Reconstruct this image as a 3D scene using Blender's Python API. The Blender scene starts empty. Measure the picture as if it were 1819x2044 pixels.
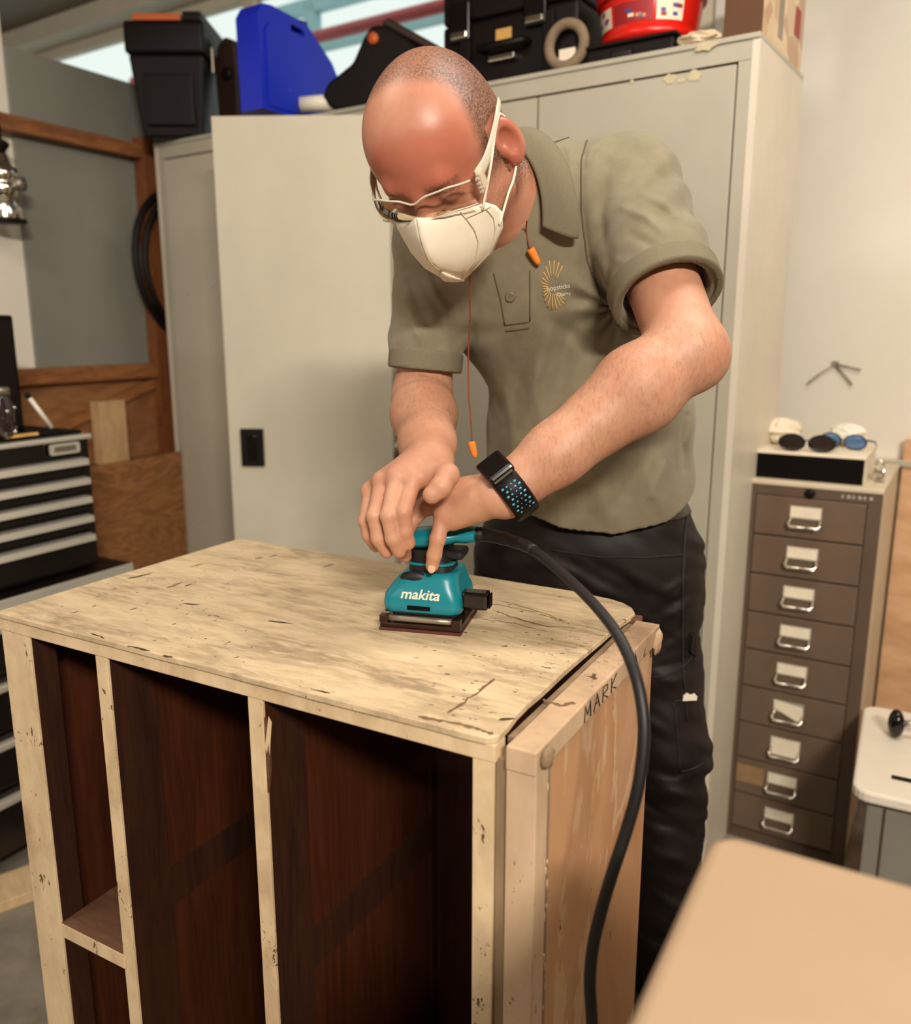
import bpy, bmesh, math, random
import numpy as np
from mathutils import Vector, Matrix
from mathutils.bvhtree import BVHTree

# ------------------------------------------------------------------ camera
scene = bpy.context.scene
COL = scene.collection
F, CX, CY, H = 1700.0, 909.5, 1022.0, 1.35
PITCH = math.atan(367 / 1700.0)
cam_d = bpy.data.cameras.new('camera')
cam = bpy.data.objects.new('camera', cam_d)
COL.objects.link(cam)
cam.location = (0, 0, H)
cam.rotation_euler = (math.pi / 2 - PITCH, 0, 0)
cam_d.sensor_fit = 'HORIZONTAL'
cam_d.sensor_width = 36.0
cam_d.lens = 36.0 * F / 1819.0
cam_d.clip_start = 0.02
cam_d.dof.use_dof = True
cam_d.dof.focus_distance = 1.13
cam_d.dof.aperture_fstop = 3.6
scene.camera = cam

# ------------------------------------------------------------------ world + lights
world = bpy.data.worlds.new('World')
scene.world = world
world.use_nodes = True
bg = world.node_tree.nodes['Background']
bg.inputs[0].default_value = (0.80, 0.88, 0.84, 1)
bg.inputs[1].default_value = 1.2

def area(name, loc, target, sx, sy, power, col):
    l = bpy.data.lights.new(name, 'AREA')
    l.shape = 'RECTANGLE'; l.size = sx; l.size_y = sy
    l.energy = power; l.color = col
    o = bpy.data.objects.new(name, l)
    o.location = loc
    d = Vector(target) - Vector(loc)
    o.rotation_euler = d.to_track_quat('-Z', 'Y').to_euler()
    COL.objects.link(o)
    return o
# fluorescent battens on the workshop ceiling, then an added streak lamp
area('tube_light_front', (0.58, -1.70, 2.62), (0.05, 1.0, 0.9), 0.8, 0.12, 128, (1.0, 0.92, 0.82))
area('tube_light_over_bench', (0.75, 1.15, 2.62), (0.55, 1.15, 0.0), 0.18, 1.2, 22, (1.0, 0.92, 0.83))
area('tube_light_left', (-1.0, 0.9, 2.62), (-0.9, 0.95, 0.0), 0.18, 1.2, 15, (1.0, 0.92, 0.83))
area('added_streak_light', (-2.45, -1.44, 1.93), (1.15, 2.45, 1.53), 1.5, 0.09, 16, (1.0, 0.95, 0.88))  # added unseen lamp, meant to lay a glare streak on the white wall

scene.view_settings.view_transform = 'Standard'
scene.view_settings.look = 'None'
scene.view_settings.exposure = -0.12
scene.view_settings.gamma = 1.0
scene.view_settings.use_curve_mapping = False

# ------------------------------------------------------------------ picture geometry helpers
_c, _s = math.cos(PITCH), math.sin(PITCH)
CAM = np.array([0.0, 0.0, H])
def ray(px, py):
    u = (px - CX) / F; v = (CY - py) / F
    return np.array([u, _c + v * _s, -_s + v * _c])
def P(px, py, d): return CAM + ray(px, py) * d
def atz(px, py, z):
    r = ray(px, py); return CAM + r * ((z - H) / r[2])
def on_plane(px, py, p0, n):
    r = ray(px, py); p0 = np.asarray(p0, float); n = np.asarray(n, float)
    return CAM + r * (((p0 - CAM) @ n) / (r @ n))
def nrm(v):
    v = np.asarray(v, float); return v / np.linalg.norm(v)

# ------------------------------------------------------------------ materials
def srgb(r, g, b):
    f = lambda c: (c / 255 / 12.92) if c / 255 <= 0.04045 else ((c / 255 + 0.055) / 1.055) ** 2.4
    return (f(r), f(g), f(b), 1)

class NT:
    def __init__(s, name):
        s.m = bpy.data.materials.new(name); s.m.use_nodes = True
        s.t = s.m.node_tree; s.b = s.t.nodes['Principled BSDF']
        s.tc = s.t.nodes.new('ShaderNodeTexCoord')
    def n(s, typ, **kw):
        o = s.t.nodes.new(typ)
        for k, v in kw.items(): setattr(o, k, v)
        return o
    def l(s, a, b): s.t.links.new(a, b)
    def mapping(s, scale=(1, 1, 1), rot=(0, 0, 0), loc=(0, 0, 0)):
        m = s.n('ShaderNodeMapping')
        m.inputs['Scale'].default_value = scale; m.inputs['Rotation'].default_value = rot
        m.inputs['Location'].default_value = loc
        s.l(s.tc.outputs['Object'], m.inputs['Vector']); return m.outputs[0]
    def noise(s, scale, detail=4, rough=0.6, vec=None, dist=0.0):
        n = s.n('ShaderNodeTexNoise')
        n.inputs['Scale'].default_value = scale; n.inputs['Detail'].default_value = detail
        n.inputs['Roughness'].default_value = rough; n.inputs['Distortion'].default_value = dist
        s.l(vec if vec is not None else s.tc.outputs['Object'], n.inputs['Vector'])
        return n.outputs['Fac']
    def ramp(s, fac, stops):
        r = s.n('ShaderNodeValToRGB')
        e = r.color_ramp.elements
        while len(e) > 1: e.remove(e[-1])
        e[0].position = stops[0][0]; e[0].color = stops[0][1]
        for p, c in stops[1:]:
            q = e.new(p); q.color = c
        s.l(fac, r.inputs[0]); return r.outputs[0]
    def mix(s, fac, a, b, mode='MIX'):
        m = s.n('ShaderNodeMix', data_type='RGBA', blend_type=mode)
        for inp, v in ((m.inputs[0], fac), (m.inputs[6], a), (m.inputs[7], b)):
            if isinstance(v, (int, float)): inp.default_value = v
            elif isinstance(v, tuple): inp.default_value = v
            else: s.l(v, inp)
        return m.outputs[2]
    def math(s, op, a, b=0.0):
        m = s.n('ShaderNodeMath', operation=op)
        for inp, v in ((m.inputs[0], a), (m.inputs[1], b)):
            if isinstance(v, (int, float)): inp.default_value = v
            else: s.l(v, inp)
        return m.outputs[0]
    def color(s, v):
        if isinstance(v, tuple): s.b.inputs['Base Color'].default_value = v
        else: s.l(v, s.b.inputs['Base Color'])
    def bump(s, h, strength=0.3, dist=0.002):
        b = s.n('ShaderNodeBump'); b.inputs['Strength'].default_value = strength
        b.inputs['Distance'].default_value = dist
        s.l(h, b.inputs['Height']); s.l(b.outputs[0], s.b.inputs['Normal'])
    def set(s, rough=None, metal=None, spec=None, **kw):
        if rough is not None:
            if isinstance(rough, (int, float)): s.b.inputs['Roughness'].default_value = rough
            else: s.l(rough, s.b.inputs['Roughness'])
        if metal is not None: s.b.inputs['Metallic'].default_value = metal
        if spec is not None: s.b.inputs['Specular IOR Level'].default_value = spec
        for k, v in kw.items(): s.b.inputs[k].default_value = v
        return s.m

BW = lambda v: (v, v, v, 1)
def plain(name, rgb, rough=0.5, metal=0.0, var=0.12, scale=8.0, bump=0.0, spec=0.5, stretch=(1, 1, 1)):
    n = NT(name)
    v = n.mapping(stretch)
    f = n.noise(scale, 5, 0.6, v)
    c = srgb(*rgb)
    lo = tuple(x * (1 - var) for x in c[:3]) + (1,); hi = tuple(min(1, x * (1 + var)) for x in c[:3]) + (1,)
    n.color(n.ramp(f, [(0.3, lo), (0.7, hi)]))
    if bump: n.bump(n.noise(scale * 12, 4, 0.6, v), bump, 0.001)
    return n.set(rough, metal, spec)

def wood(name, dark, light, scale=6.0, stretch=(1, 1, 8), rough=0.6, contrast=(0.32, 0.68), bump=0.2, knots=0.5):
    n = NT(name)
    v = n.mapping(tuple(1.0 / x if x > 1 else 1.0 for x in stretch) if False else stretch)
    w = n.noise(scale, 6, 0.62, v, 1.2)
    w2 = n.noise(scale * 6, 3, 0.6, v, 0.4)
    f = n.math('ADD', n.math('MULTIPLY', w, 0.7), n.math('MULTIPLY', w2, 0.3))
    n.color(n.ramp(f, [(contrast[0], srgb(*dark)), (contrast[1], srgb(*light))]))
    n.bump(w2, bump, 0.001)
    return n.set(rough)

M = {}
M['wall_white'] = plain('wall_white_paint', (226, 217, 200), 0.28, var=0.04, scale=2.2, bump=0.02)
M['low_bounce_wall'] = plain('dim_workshop_wall', (112, 98, 82), 0.8, var=0.2, scale=1.5)  # for unseen walls, coloured dark to cut the bounced fill light
M['ceiling_dim'] = plain('workshop_ceiling_board', (142, 128, 110), 0.8, var=0.1, scale=2)  # unseen ceiling, darker than the beam paint to bounce less light
M['ceiling'] = plain('ceiling_paint', (214, 200, 176), 0.7, var=0.04)
n = NT('concrete_floor'); f = n.noise(7, 8, 0.65); f2 = n.noise(60, 4, 0.7)
n.color(n.mix(n.math('MULTIPLY', f2, 0.5), n.ramp(f, [(0.3, srgb(92, 84, 72)), (0.7, srgb(146, 136, 120))]), srgb(120, 110, 96)))
n.bump(f2, 0.15, 0.001); M['floor'] = n.set(0.75)
# painted steel of the tall cupboards, scuffed
def steel(name, rgb, rough=0.38):
    n = NT(name)
    f = n.noise(1.7, 6, 0.62, n.mapping((1, 1, 0.6)))
    f2 = n.noise(14, 6, 0.7)
    c = srgb(*rgb)
    lo = tuple(x * .86 for x in c[:3]) + (1,); hi = tuple(min(1, x * 1.08) for x in c[:3]) + (1,)
    base = n.ramp(f, [(.3, lo), (.7, hi)])
    sp = n.ramp(f2, [(.70, BW(0)), (.74, BW(1))])
    n.color(n.mix(n.math('MULTIPLY', sp, .35), base, srgb(120, 108, 88)))
    r = n.ramp(f2, [(.3, BW(rough - .06)), (.7, BW(rough + .12))])
    return n.set(r, 0.0, 0.5)
M['steel_grey'] = steel('cupboard_grey_paint', (176, 168, 148))
M['steel_side'] = steel('cupboard_side_paint', (214, 202, 180), 0.35)
M['steel_door'] = steel('cupboard_open_door_paint', (196, 187, 164))
M['steel_old'] = steel('cupboard_old_paint', (184, 175, 155), 0.3)
M['sheet_grey'] = plain('grey_sheet', (128, 126, 114), 0.34, var=0.16, scale=1.6, stretch=(1, 1, .4))
M['pine'] = wood('pine_timber', (96, 54, 26), (166, 106, 58), 5, (1, 6, 6), 0.55)
M['pine_v'] = wood('pine_timber_upright', (84, 42, 18), (140, 82, 40), 5, (6, 6, 1), 0.55)
M['pine_dark'] = wood('brown_timber', (62, 28, 12), (112, 62, 30), 5, (6, 6, 1), 0.55)
M['ply_brown'] = wood('plywood_brown', (108, 66, 34), (164, 112, 66), 2.2, (1.2, 1.2, 4), 0.6)
M['ply_light'] = wood('plywood_light', (186, 138, 96), (228, 184, 140), 2.0, (1.2, 1.2, 4), 0.6)
M['pine_pale'] = wood('pale_offcut', (168, 132, 88), (206, 172, 124), 6, (4, 4, 1), 0.6)
M['plank'] = wood('floor_plank', (176, 146, 106), (214, 184, 142), 6, (4, 1, 1), 0.6)
M['black'] = plain('black_plastic', (16, 7, 5), 0.5, var=0.2, scale=20, bump=0.05, spec=0.22)
M['black_gloss'] = plain('black_gloss_plastic', (16, 10, 9), 0.18, var=0.1)
M['black_matt'] = plain('black_matt', (10, 5, 4), 0.8, var=0.2, spec=0.12)
M['brown_case'] = plain('dark_brown_case', (46, 26, 17), 0.5, var=0.2)
M['blue'] = plain('blue_case_plastic', (12, 38, 188), 0.42, var=0.06)
M['orange'] = plain('orange_plastic', (196, 92, 34), 0.5, var=0.1)
M['red'] = plain('red_tub_plastic', (214, 30, 18), 0.3, var=0.06)
M['chrome'] = plain('chrome', (220, 214, 200), 0.16, 1.0, var=0.03)
M['alu'] = plain('brushed_aluminium', (222, 216, 202), 0.25, 0.6, var=0.05, stretch=(1, 10, 10))
M['dull_metal'] = plain('dull_metal', (150, 140, 124), 0.4, 0.8, var=0.2)
M['white_plastic'] = plain('white_plastic', (232, 222, 202), 0.4, var=0.04)
M['paper'] = plain('paper', (228, 214, 188), 0.8, var=0.06, scale=30)
M['card_brown'] = plain('cardboard_brown', (92, 58, 34), 0.8, var=0.1)
M['yellow'] = plain('yellow_label', (206, 158, 84), 0.6, var=0.1)
M['drawer_brown'] = plain('brown_grey_enamel', (104, 84, 68), 0.42, var=0.14, scale=6)
M['drawer_frame'] = plain('brown_grey_enamel_frame', (92, 74, 60), 0.42, var=0.12, scale=6)
M['cab_top'] = plain('cream_enamel', (206, 190, 162), 0.45, var=0.08)
M['grey_body'] = plain('grey_machine_paint', (136, 130, 118), 0.5, var=0.08)
M['ring_grey'] = plain('grey_brown_foam', (128, 108, 84), 0.8, var=0.2, scale=30)
M['pink'] = plain('red_painted_pipe', (176, 70, 74), 0.5, var=0.1)
M['pale_blue'] = plain('pale_blue_steel', (150, 190, 196), 0.5, var=0.05)
M['chair_tan'] = plain('tan_laminate', (172, 144, 114), 0.45, var=0.06, scale=4)

# ------------------------------------------------------------------ mesh builder
class MB:
    def __init__(s): s.v = []; s.f = []; s.smooth = []
    def add(s, verts, faces, smooth=False, M_=None):
        o = len(s.v)
        for p in verts:
            p = Vector([float(q) for q in p])
            s.v.append(tuple(M_ @ p) if M_ is not None else tuple(p))
        for f in faces:
            s.f.append(tuple(i + o for i in f)); s.smooth.append(smooth)
        return s
    def box(s, x0, x1, y0, y1, z0, z1, bev=0.0, seg=2, M_=None):
        if bev <= 0:
            v = [(x0, y0, z0), (x1, y0, z0), (x1, y1, z0), (x0, y1, z0), (x0, y0, z1), (x1, y0, z1), (x1, y1, z1), (x0, y1, z1)]
            f = [(0, 3, 2, 1), (4, 5, 6, 7), (0, 1, 5, 4), (1, 2, 6, 5), (2, 3, 7, 6), (3, 0, 4, 7)]
            return s.add(v, f, False, M_)
        bm = bmesh.new(); bmesh.ops.create_cube(bm, size=1)
        for w in bm.verts:
            w.co = ((x0 + x1) / 2 + w.co.x * (x1 - x0), (y0 + y1) / 2 + w.co.y * (y1 - y0), (z0 + z1) / 2 + w.co.z * (z1 - z0))
        bmesh.ops.bevel(bm, geom=list(bm.edges), offset=bev, segments=seg, profile=0.6, affect='EDGES', clamp_overlap=True)
        bm.verts.index_update()
        v = [tuple(w.co) for w in bm.verts]; f = [tuple(w.index for w in q.verts) for q in bm.faces]
        bm.free(); return s.add(v, f, seg > 1 and bev > 0.006, M_)
    def tube(s, pts, r, seg=10, caps=True, closed=False, flat=None):
        pts = [np.asarray(p, float) for p in pts]; n = len(pts)
        rs = r if hasattr(r, '__len__') else [r] * n
        ring = []; up = None
        for i in range(n):
            if closed: t = pts[(i + 1) % n] - pts[i - 1]
            else: t = pts[min(i + 1, n - 1)] - pts[max(i - 1, 0)]
            t = nrm(t)
            if up is None:
                up = np.array([0, 0, 1.0]) if abs(t[2]) < 0.9 else np.array([1.0, 0, 0])
            a = np.cross(t, up); a = nrm(a); b = np.cross(a, t); up = b
            for k in range(seg):
                th = 2 * math.pi * k / seg
                ring.append(pts[i] + rs[i] * (math.cos(th) * a + math.sin(th) * b))
        f = []
        m = n if closed else n - 1
        for i in range(m):
            j = (i + 1) % n
            for k in range(seg):
                q = (k + 1) % seg
                f.append((i * seg + k, i * seg + q, j * seg + q, j * seg + k))
        if caps and not closed:
            f.append(tuple(range(seg - 1, -1, -1))); f.append(tuple((n - 1) * seg + k for k in range(seg)))
        return s.add(ring, f, True)
    def lathe(s, prof, seg=24, M_=None):
        v = []; f = []; n = len(prof)
        for r, z in prof:
            for k in range(seg):
                th = 2 * math.pi * k / seg; v.append((r * math.cos(th), r * math.sin(th), z))
        for i in range(n - 1):
            for k in range(seg):
                q = (k + 1) % seg; f.append((i * seg + k, i * seg + q, (i + 1) * seg + q, (i + 1) * seg + k))
        f.append(tuple(range(seg - 1, -1, -1))); f.append(tuple((n - 1) * seg + k for k in range(seg)))
        return s.add(v, f, True, M_)
    def prism(s, poly, z0, z1, M_=None, smooth=False):
        n = len(poly)
        v = [(x, y, z0) for x, y in poly] + [(x, y, z1) for x, y in poly]
        f = [tuple(range(n - 1, -1, -1)), tuple(range(n, 2 * n))] + [(i, (i + 1) % n, n + (i + 1) % n, n + i) for i in range(n)]
        return s.add(v, f, smooth, M_)
    def ellipsoid(s, c, r, seg=16, rings=10, M_=None, axes=None):
        v = []; f = []
        ax = np.eye(3) if axes is None else np.asarray(axes)
        for i in range(rings + 1):
            ph = math.pi * i / rings
            for k in range(seg):
                th = 2 * math.pi * k / seg
                q = np.array([r[0] * math.sin(ph) * math.cos(th), r[1] * math.sin(ph) * math.sin(th), r[2] * math.cos(ph)])
                v.append(np.asarray(c) + q @ ax)
        for i in range(rings):
            for k in range(seg):
                q = (k + 1) % seg; f.append((i * seg + k, (i + 1) * seg + k, (i + 1) * seg + q, i * seg + q))
        return s.add(v, f, True, M_)
    def grid(s, rows, smooth=True):
        nr, nc = len(rows), len(rows[0])
        v = [p for r in rows for p in r]
        f = [(i * nc + j, i * nc + j + 1, (i + 1) * nc + j + 1, (i + 1) * nc + j) for i in range(nr - 1) for j in range(nc - 1)]
        return s.add(v, f, smooth)
    def build(s, name, mat, parent=None, off=None):
        me = bpy.data.meshes.new(name)
        v = s.v if off is None else [(a - off[0], b - off[1], c - off[2]) for a, b, c in s.v]
        me.from_pydata(v, [], s.f)
        me.polygons.foreach_set('use_smooth', s.smooth)
        me.materials.append(M[mat] if isinstance(mat, str) else mat)
        me.update()
        o = bpy.data.objects.new(name, me); COL.objects.link(o)
        if parent is not None: o.parent = parent
        return o

def thing(name, label, cat, loc=(0, 0, 0), rotz=0.0, group=None, kind=None):
    o = bpy.data.objects.new(name, None); COL.objects.link(o)
    o.empty_display_size = 0.05
    o.location = loc; o.rotation_euler = (0, 0, rotz)
    o['label'] = label; o['category'] = cat
    if group: o['group'] = group
    return o
def tag(o, label, cat, group=None):
    o['label'] = label; o['category'] = cat
    if group: o['group'] = group
    return o
def struct(o, label=None):
    o['kind'] = 'structure'
    if label: o['label'] = label
    return o
def add_mod(o, typ, **kw):
    m = o.modifiers.new(typ.lower(), typ)
    for k, v in kw.items(): setattr(m, k, v)
    return m
def rrect(w, h, r, n=5):
    pts = []
    for cx, cy, a0 in ((w - r, h - r, 0), (-w + r, h - r, 90), (-w + r, -h + r, 180), (w - r, -h + r, 270)):
        for i in range(n + 1):
            a = math.radians(a0 + 90 * i / n); pts.append((cx + r * math.cos(a), cy + r * math.sin(a)))
    return pts
def text_mesh(body, shear=0.0, bold=0.0):
    """outline font text as vertices (unit height) and faces, left-aligned at the origin"""
    cu = bpy.data.curves.new('lettering', 'FONT'); cu.body = body; cu.size = 1.0; cu.shear = shear; cu.offset = bold
    cu.resolution_u = 3
    o = bpy.data.objects.new('lettering', cu); COL.objects.link(o)
    dg = bpy.context.evaluated_depsgraph_get(); dg.update()
    me = bpy.data.meshes.new_from_object(o.evaluated_get(dg))
    v = [tuple(p.co) for p in me.vertices]; f = [tuple(p.vertices) for p in me.polygons]
    bpy.data.objects.remove(o); bpy.data.curves.remove(cu); bpy.data.meshes.remove(me)
    return v, f
RZ = lambda deg: math.radians(deg)
# ================================================================== SETTING
AC = RZ(-34.0)
C0 = np.array([0.632, 1.93, 0.0])
ac = np.array([math.cos(AC), math.sin(AC), 0]); bc = np.array([-ac[1], ac[0], 0])
def cab(x, y, z=0.0): return C0 + ac * x + bc * y + np.array([0, 0, z])
def cab_x(px, py, y0):
    """(x, z) in the cupboard frame where the line of sight meets the plane y = y0"""
    q = on_plane(px, py, C0 + bc * y0, bc); return float((q - C0) @ ac), float(q[2])
AL = RZ(60.9)
LW0 = np.array([-1.1, 3.12, 0.0])
TOPZ = 1.95
WALL_Y = 0.72
CEIL = 2.78

# floor and ceiling
struct(MB().box(-4, 4, -4, 6, -0.05, 0.0).build('floor', 'floor'), 'dusty grey concrete workshop floor')
SHELL = Matrix.Translation(Vector(C0)) @ Matrix.Rotation(AC, 4, 'Z')
struct(MB().box(-5.5, 2.7, -4.7, WALL_Y + .1, CEIL, CEIL + 0.05, M_=SHELL).build('ceiling', 'ceiling_dim'), 'darkened ceiling above the window')
struct(MB().box(-5.5, 2.7, -4.78, -4.7, 0, CEIL, M_=SHELL).build('wall_front', 'low_bounce_wall'), 'darkened wall behind the viewer')
struct(MB().box(-5.58, -5.5, -4.7, WALL_Y, 0, CEIL, M_=SHELL).build('wall_far_left', 'low_bounce_wall'), 'darkened far side wall')
# back wall with a high window opening
WX0, WX1, WZ0, WZ1 = -4.2, -0.34, 1.80, 2.70
wb = thing('wall_back', 'white painted back wall behind the steel cupboards', 'wall', tuple(C0 + bc * WALL_Y), AC)
del wb['category']; struct(wb)
m = MB(); m.box(-5.5, 2.6, 0, 0.08, 0, WZ0); m.box(WX1, 2.6, 0, 0.08, WZ0, CEIL); m.box(-5.5, WX0, 0, 0.08, WZ0, CEIL); m.box(WX0, WX1, 0, 0.08, WZ1, CEIL)
m.build('plaster', 'wall_white', wb)
m = MB(); m.box(WX0, WX1, -0.10, -0.001, WZ1 - 0.005, WZ1 + 0.075); m.build('beam', 'ceiling', wb)
w1 = thing('window_1', 'high window strip above the cupboards with pale daylight outside', 'window', tuple(C0 + bc * (WALL_Y + 0.02)), AC)
del w1['category']; struct(w1)
MB().box(WX0, WX1, 0, 0.05, WZ0, WZ0 + 0.05).build('window_sill', 'ceiling', w1)
MB().box(WX0, WX1, 0, 0.05, WZ1 - 0.045, WZ1).build('window_head', 'ceiling', w1)
g = NT('window_glass')
g.set(0.02, 0.0, 0.5); g.b.inputs['Transmission Weight'].default_value = 1.0; g.b.inputs['IOR'].default_value = 1.02
g.color((0.96, 0.99, 0.97, 1)); M['glass'] = g.m
xs = [WX0, -2.28, WX1]
for i, x in enumerate(xs):
    xa = min(max(x - 0.03, WX0), WX1 - 0.06)
    MB().box(xa, xa + 0.06, 0, 0.05, WZ0, WZ1).build('mullion', 'ceiling', w1)
for i in range(2):
    MB().box(xs[i] + 0.02, xs[i + 1] - 0.02, 0.02, 0.024, WZ0 + 0.03, WZ1 - 0.03).build('pane', 'glass', w1)
# things outside the window: a red pipe and pale steelwork
t = thing('outside_pipe', 'long red pipe running outside behind the high window', 'pipe', tuple(cab(-1.6, 1.3, 0)), AC)
m = MB(); m.tube([(-2.2, 0, 2.685), (2.4, 0, 2.67)], 0.028, 12); m.build('pipe', 'pink', t)
m = MB(); m.tube([(1.2, 0, 0.0), (1.2, 0, 2.6)], 0.03, 10); m.build('post', 'pink', t)
t = thing('outside_steelwork', 'pale blue steel beams outside behind the high window', 'steelwork', tuple(cab(-1.4, 1.9, 0)), AC)
for dz in (2.85, 3.05):
    MB().box(-2.0, 2.2, -0.03, 0.03, dz, dz + 0.07).build('beam', 'pale_blue', t)
for x in (-1.6, 1.9):
    MB().box(x - .04, x + .04, -0.03, 0.03, 0, 3.1).build('post', 'pale_blue', t)
# right-hand return wall, outside the frame on the right
struct(MB().box(2.6, 2.68, -6.2, 0.0, 0, CEIL, M_=Matrix.Translation(Vector(C0 + bc * WALL_Y)) @ Matrix.Rotation(AC, 4, 'Z')).build('wall_right', 'low_bounce_wall'), 'darkened side wall')
# ledge on the wall on the right
tr = MB(); tr.box(0.17, 2.4, -0.05, -0.002, 0.975, 0.992, 0.003); struct(tr.build('trim_1', 'alu', wb))
# wire hook on the wall
M['hook_grey'] = plain('grey_wire', (158, 148, 130), 0.4, 0.3, var=0.1)
t = thing('wall_hook', 'bent grey metal wall bracket hooked above the drawer cabinet', 'bracket', tuple(cab(0.06, WALL_Y, 1.2)), AC)
for nm, pts in (('arm', ((1612, 766), (1640, 744), (1668, 727))), ('arm', ((1668, 727), (1695, 732), (1719, 738))), ('prong', ((1672, 732), (1688, 750), (1702, 768)))):
    q = []
    for (px, py) in pts:
        x, z = cab_x(px, py, WALL_Y - 0.012); q.append((x - 0.06, -0.012, z - 1.2))
    MB().tube(q, 0.0026, 8).build(nm, 'hook_grey', t)
MB().box(0.004, 0.022, -0.010, -0.001, 0.042, 0.058, 0.002).build('plate', 'hook_grey', t)

# ---------------------------------------------------------------- left partition
lw = thing('wall_left', 'timber framed partition with grey sheet and white board', 'wall', tuple(LW0), AL)
del lw['category']; struct(lw)
MB().box(-0.452, 0.85, 0.0, 0.012, 0.9, 2.16).build('grey_sheet', 'sheet_grey', lw)
MB().box(-2.6, -0.45, 0.014, 0.03, 0.0, 2.32).build('white_board', 'wall_white', lw)
MB().box(-2.6, -0.012, -0.048, -0.002, 1.915, 1.96, 0.003).build('rail', 'pine', lw)
MB().box(-0.012, 0.052, -0.05, -0.002, 0.0, 1.985, 0.003).build('post', 'pine_v', lw)
MB().box(0.053, 0.15, -0.03, -0.002, 0.0, 1.97, 0.002).build('post', 'pine_dark', lw)
MB().box(-2.6, -0.013, -0.05, -0.002, 1.178, 1.228, 0.003).build('rail', 'pine', lw)
MB().box(-2.6, -0.013, -0.018, -0.004, 0.3, 1.177).build('plywood_panel', 'ply_brown', lw)
m = MB(); Mx = Matrix.Translation((-0.24, -0.027, 1.09)) @ Matrix.Rotation(RZ(-17), 4, 'Y')
m.box(-0.32, 0.27, -0.006, 0.006, -0.018, 0.018, M_=Mx); m.build('brace', 'pine', lw)
# plywood storage box standing against the partition
t = thing('plywood_box', 'plain plywood box with swirling grain beside the black tool chest', 'box', tuple(LW0 + np.array([math.cos(AL), math.sin(AL), 0]) * -0.1 + np.array([math.sin(AL), -math.cos(AL), 0]) * 0.10), AL)
n = NT('plywood_swirl'); v = n.mapping((1.2, 1, 3.2)); w = n.noise(2.4, 5, 0.55, v, 2.2)
wv = n.math('FRACT', n.math('MULTIPLY', w, 7.0)); wv = n.math('ABSOLUTE', n.math('SUBTRACT', wv, 0.5))
n.color(n.ramp(wv, [(0.0, srgb(158, 106, 60)), (0.5, srgb(122, 78, 42))])); M['ply_swirl'] = n.set(0.6)
MB().box(-0.32, 0.20, -0.055, -0.043, 0.0, 0.918).build('front', 'ply_swirl', t)
MB().box(-0.32, -0.308, -0.042, 0.09, 0.0, 0.918).build('side', 'ply_swirl', t)
MB().box(0.188, 0.20, -0.042, 0.09, 0.0, 0.918).build('side', 'ply_swirl', t)
MB().box(-0.306, 0.186, -0.042, 0.09, 0.88, 0.90).build('shelf', 'pine_dark', t)
ply_t = t
t = tag(MB().box(-0.3, -0.195, -0.05, -0.005, 0.902, 1.112, 0.002).build('wood_block', 'pine_pale'), 'pale upright wood offcut standing on the plywood box', 'wood block')
t.location = tuple(LW0 + np.array([math.sin(AL), -math.cos(AL), 0]) * 0.03); t.rotation_euler = (0, 0, AL)
# black hose looped on the post
t = thing('looped_hose', 'black hose loop hanging from the timber post', 'hose', tuple(LW0 + np.array([0, 0, 1.3])), AL)
pts = [(0.115 + 0.205 * math.cos(a), -0.066 - 0.006 * math.sin(2 * a), 0.275 + 0.25 * math.sin(a)) for a in np.linspace(0, 2 * math.pi, 60)[:-1]]
MB().tube(pts, 0.0125, 10, closed=True).build('loop', 'black', t)
pts = [(0.12 + 0.19 * math.cos(a), -0.088 - 0.004 * math.sin(2 * a), 0.27 + 0.235 * math.sin(a)) for a in np.linspace(0, 2 * math.pi, 60)[:-1]]
MB().tube(pts, 0.0115, 10, closed=True).build('loop', 'black', t)
MB().tube([(0.1, -0.05, 0.53), (0.1, -0.11, 0.53), (0.1, -0.115, 0.55)], 0.005, 8).build('peg', 'dull_metal', t)
# metal lamp-like fitting at the left edge
q = P(4, 360, 2.45)
t = thing('work_lamp', 'silver metal work lamp with black top knob at the left wall', 'lamp', (q[0], q[1], q[2] - 0.11))
MB().lathe([(0.052, 0.0), (0.054, 0.006), (0.040, 0.05), (0.036, 0.062)], 24).build('lamp_shade', 'chrome', t)
MB().lathe([(0.056, -0.006), (0.056, 0.002)], 24).build('rim', 'black', t)
MB().lathe([(0.036, 0.062), (0.044, 0.066), (0.044, 0.10), (0.038, 0.106), (0.044, 0.11), (0.044, 0.142), (0.03, 0.15), (0.022, 0.17), (0.018, 0.19)], 24).build('body', 'chrome', t)
MB().lathe([(0.018, 0.19), (0.026, 0.2), (0.03, 0.208), (0.024, 0.216), (0.01, 0.222), (0.012, 0.26)], 18).build('knob', 'black', t)
MB().tube([(0.04, 0, 0.1), (0.062, 0, 0.1)], 0.02, 14).build('side_knob', 'dull_metal', t)
MB().tube([(0, 0, 0.25), (-0.02, 0.02, 0.3), (-0.3, 0.15, 0.32)], 0.008, 8).build('arm', 'black', t)

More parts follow.
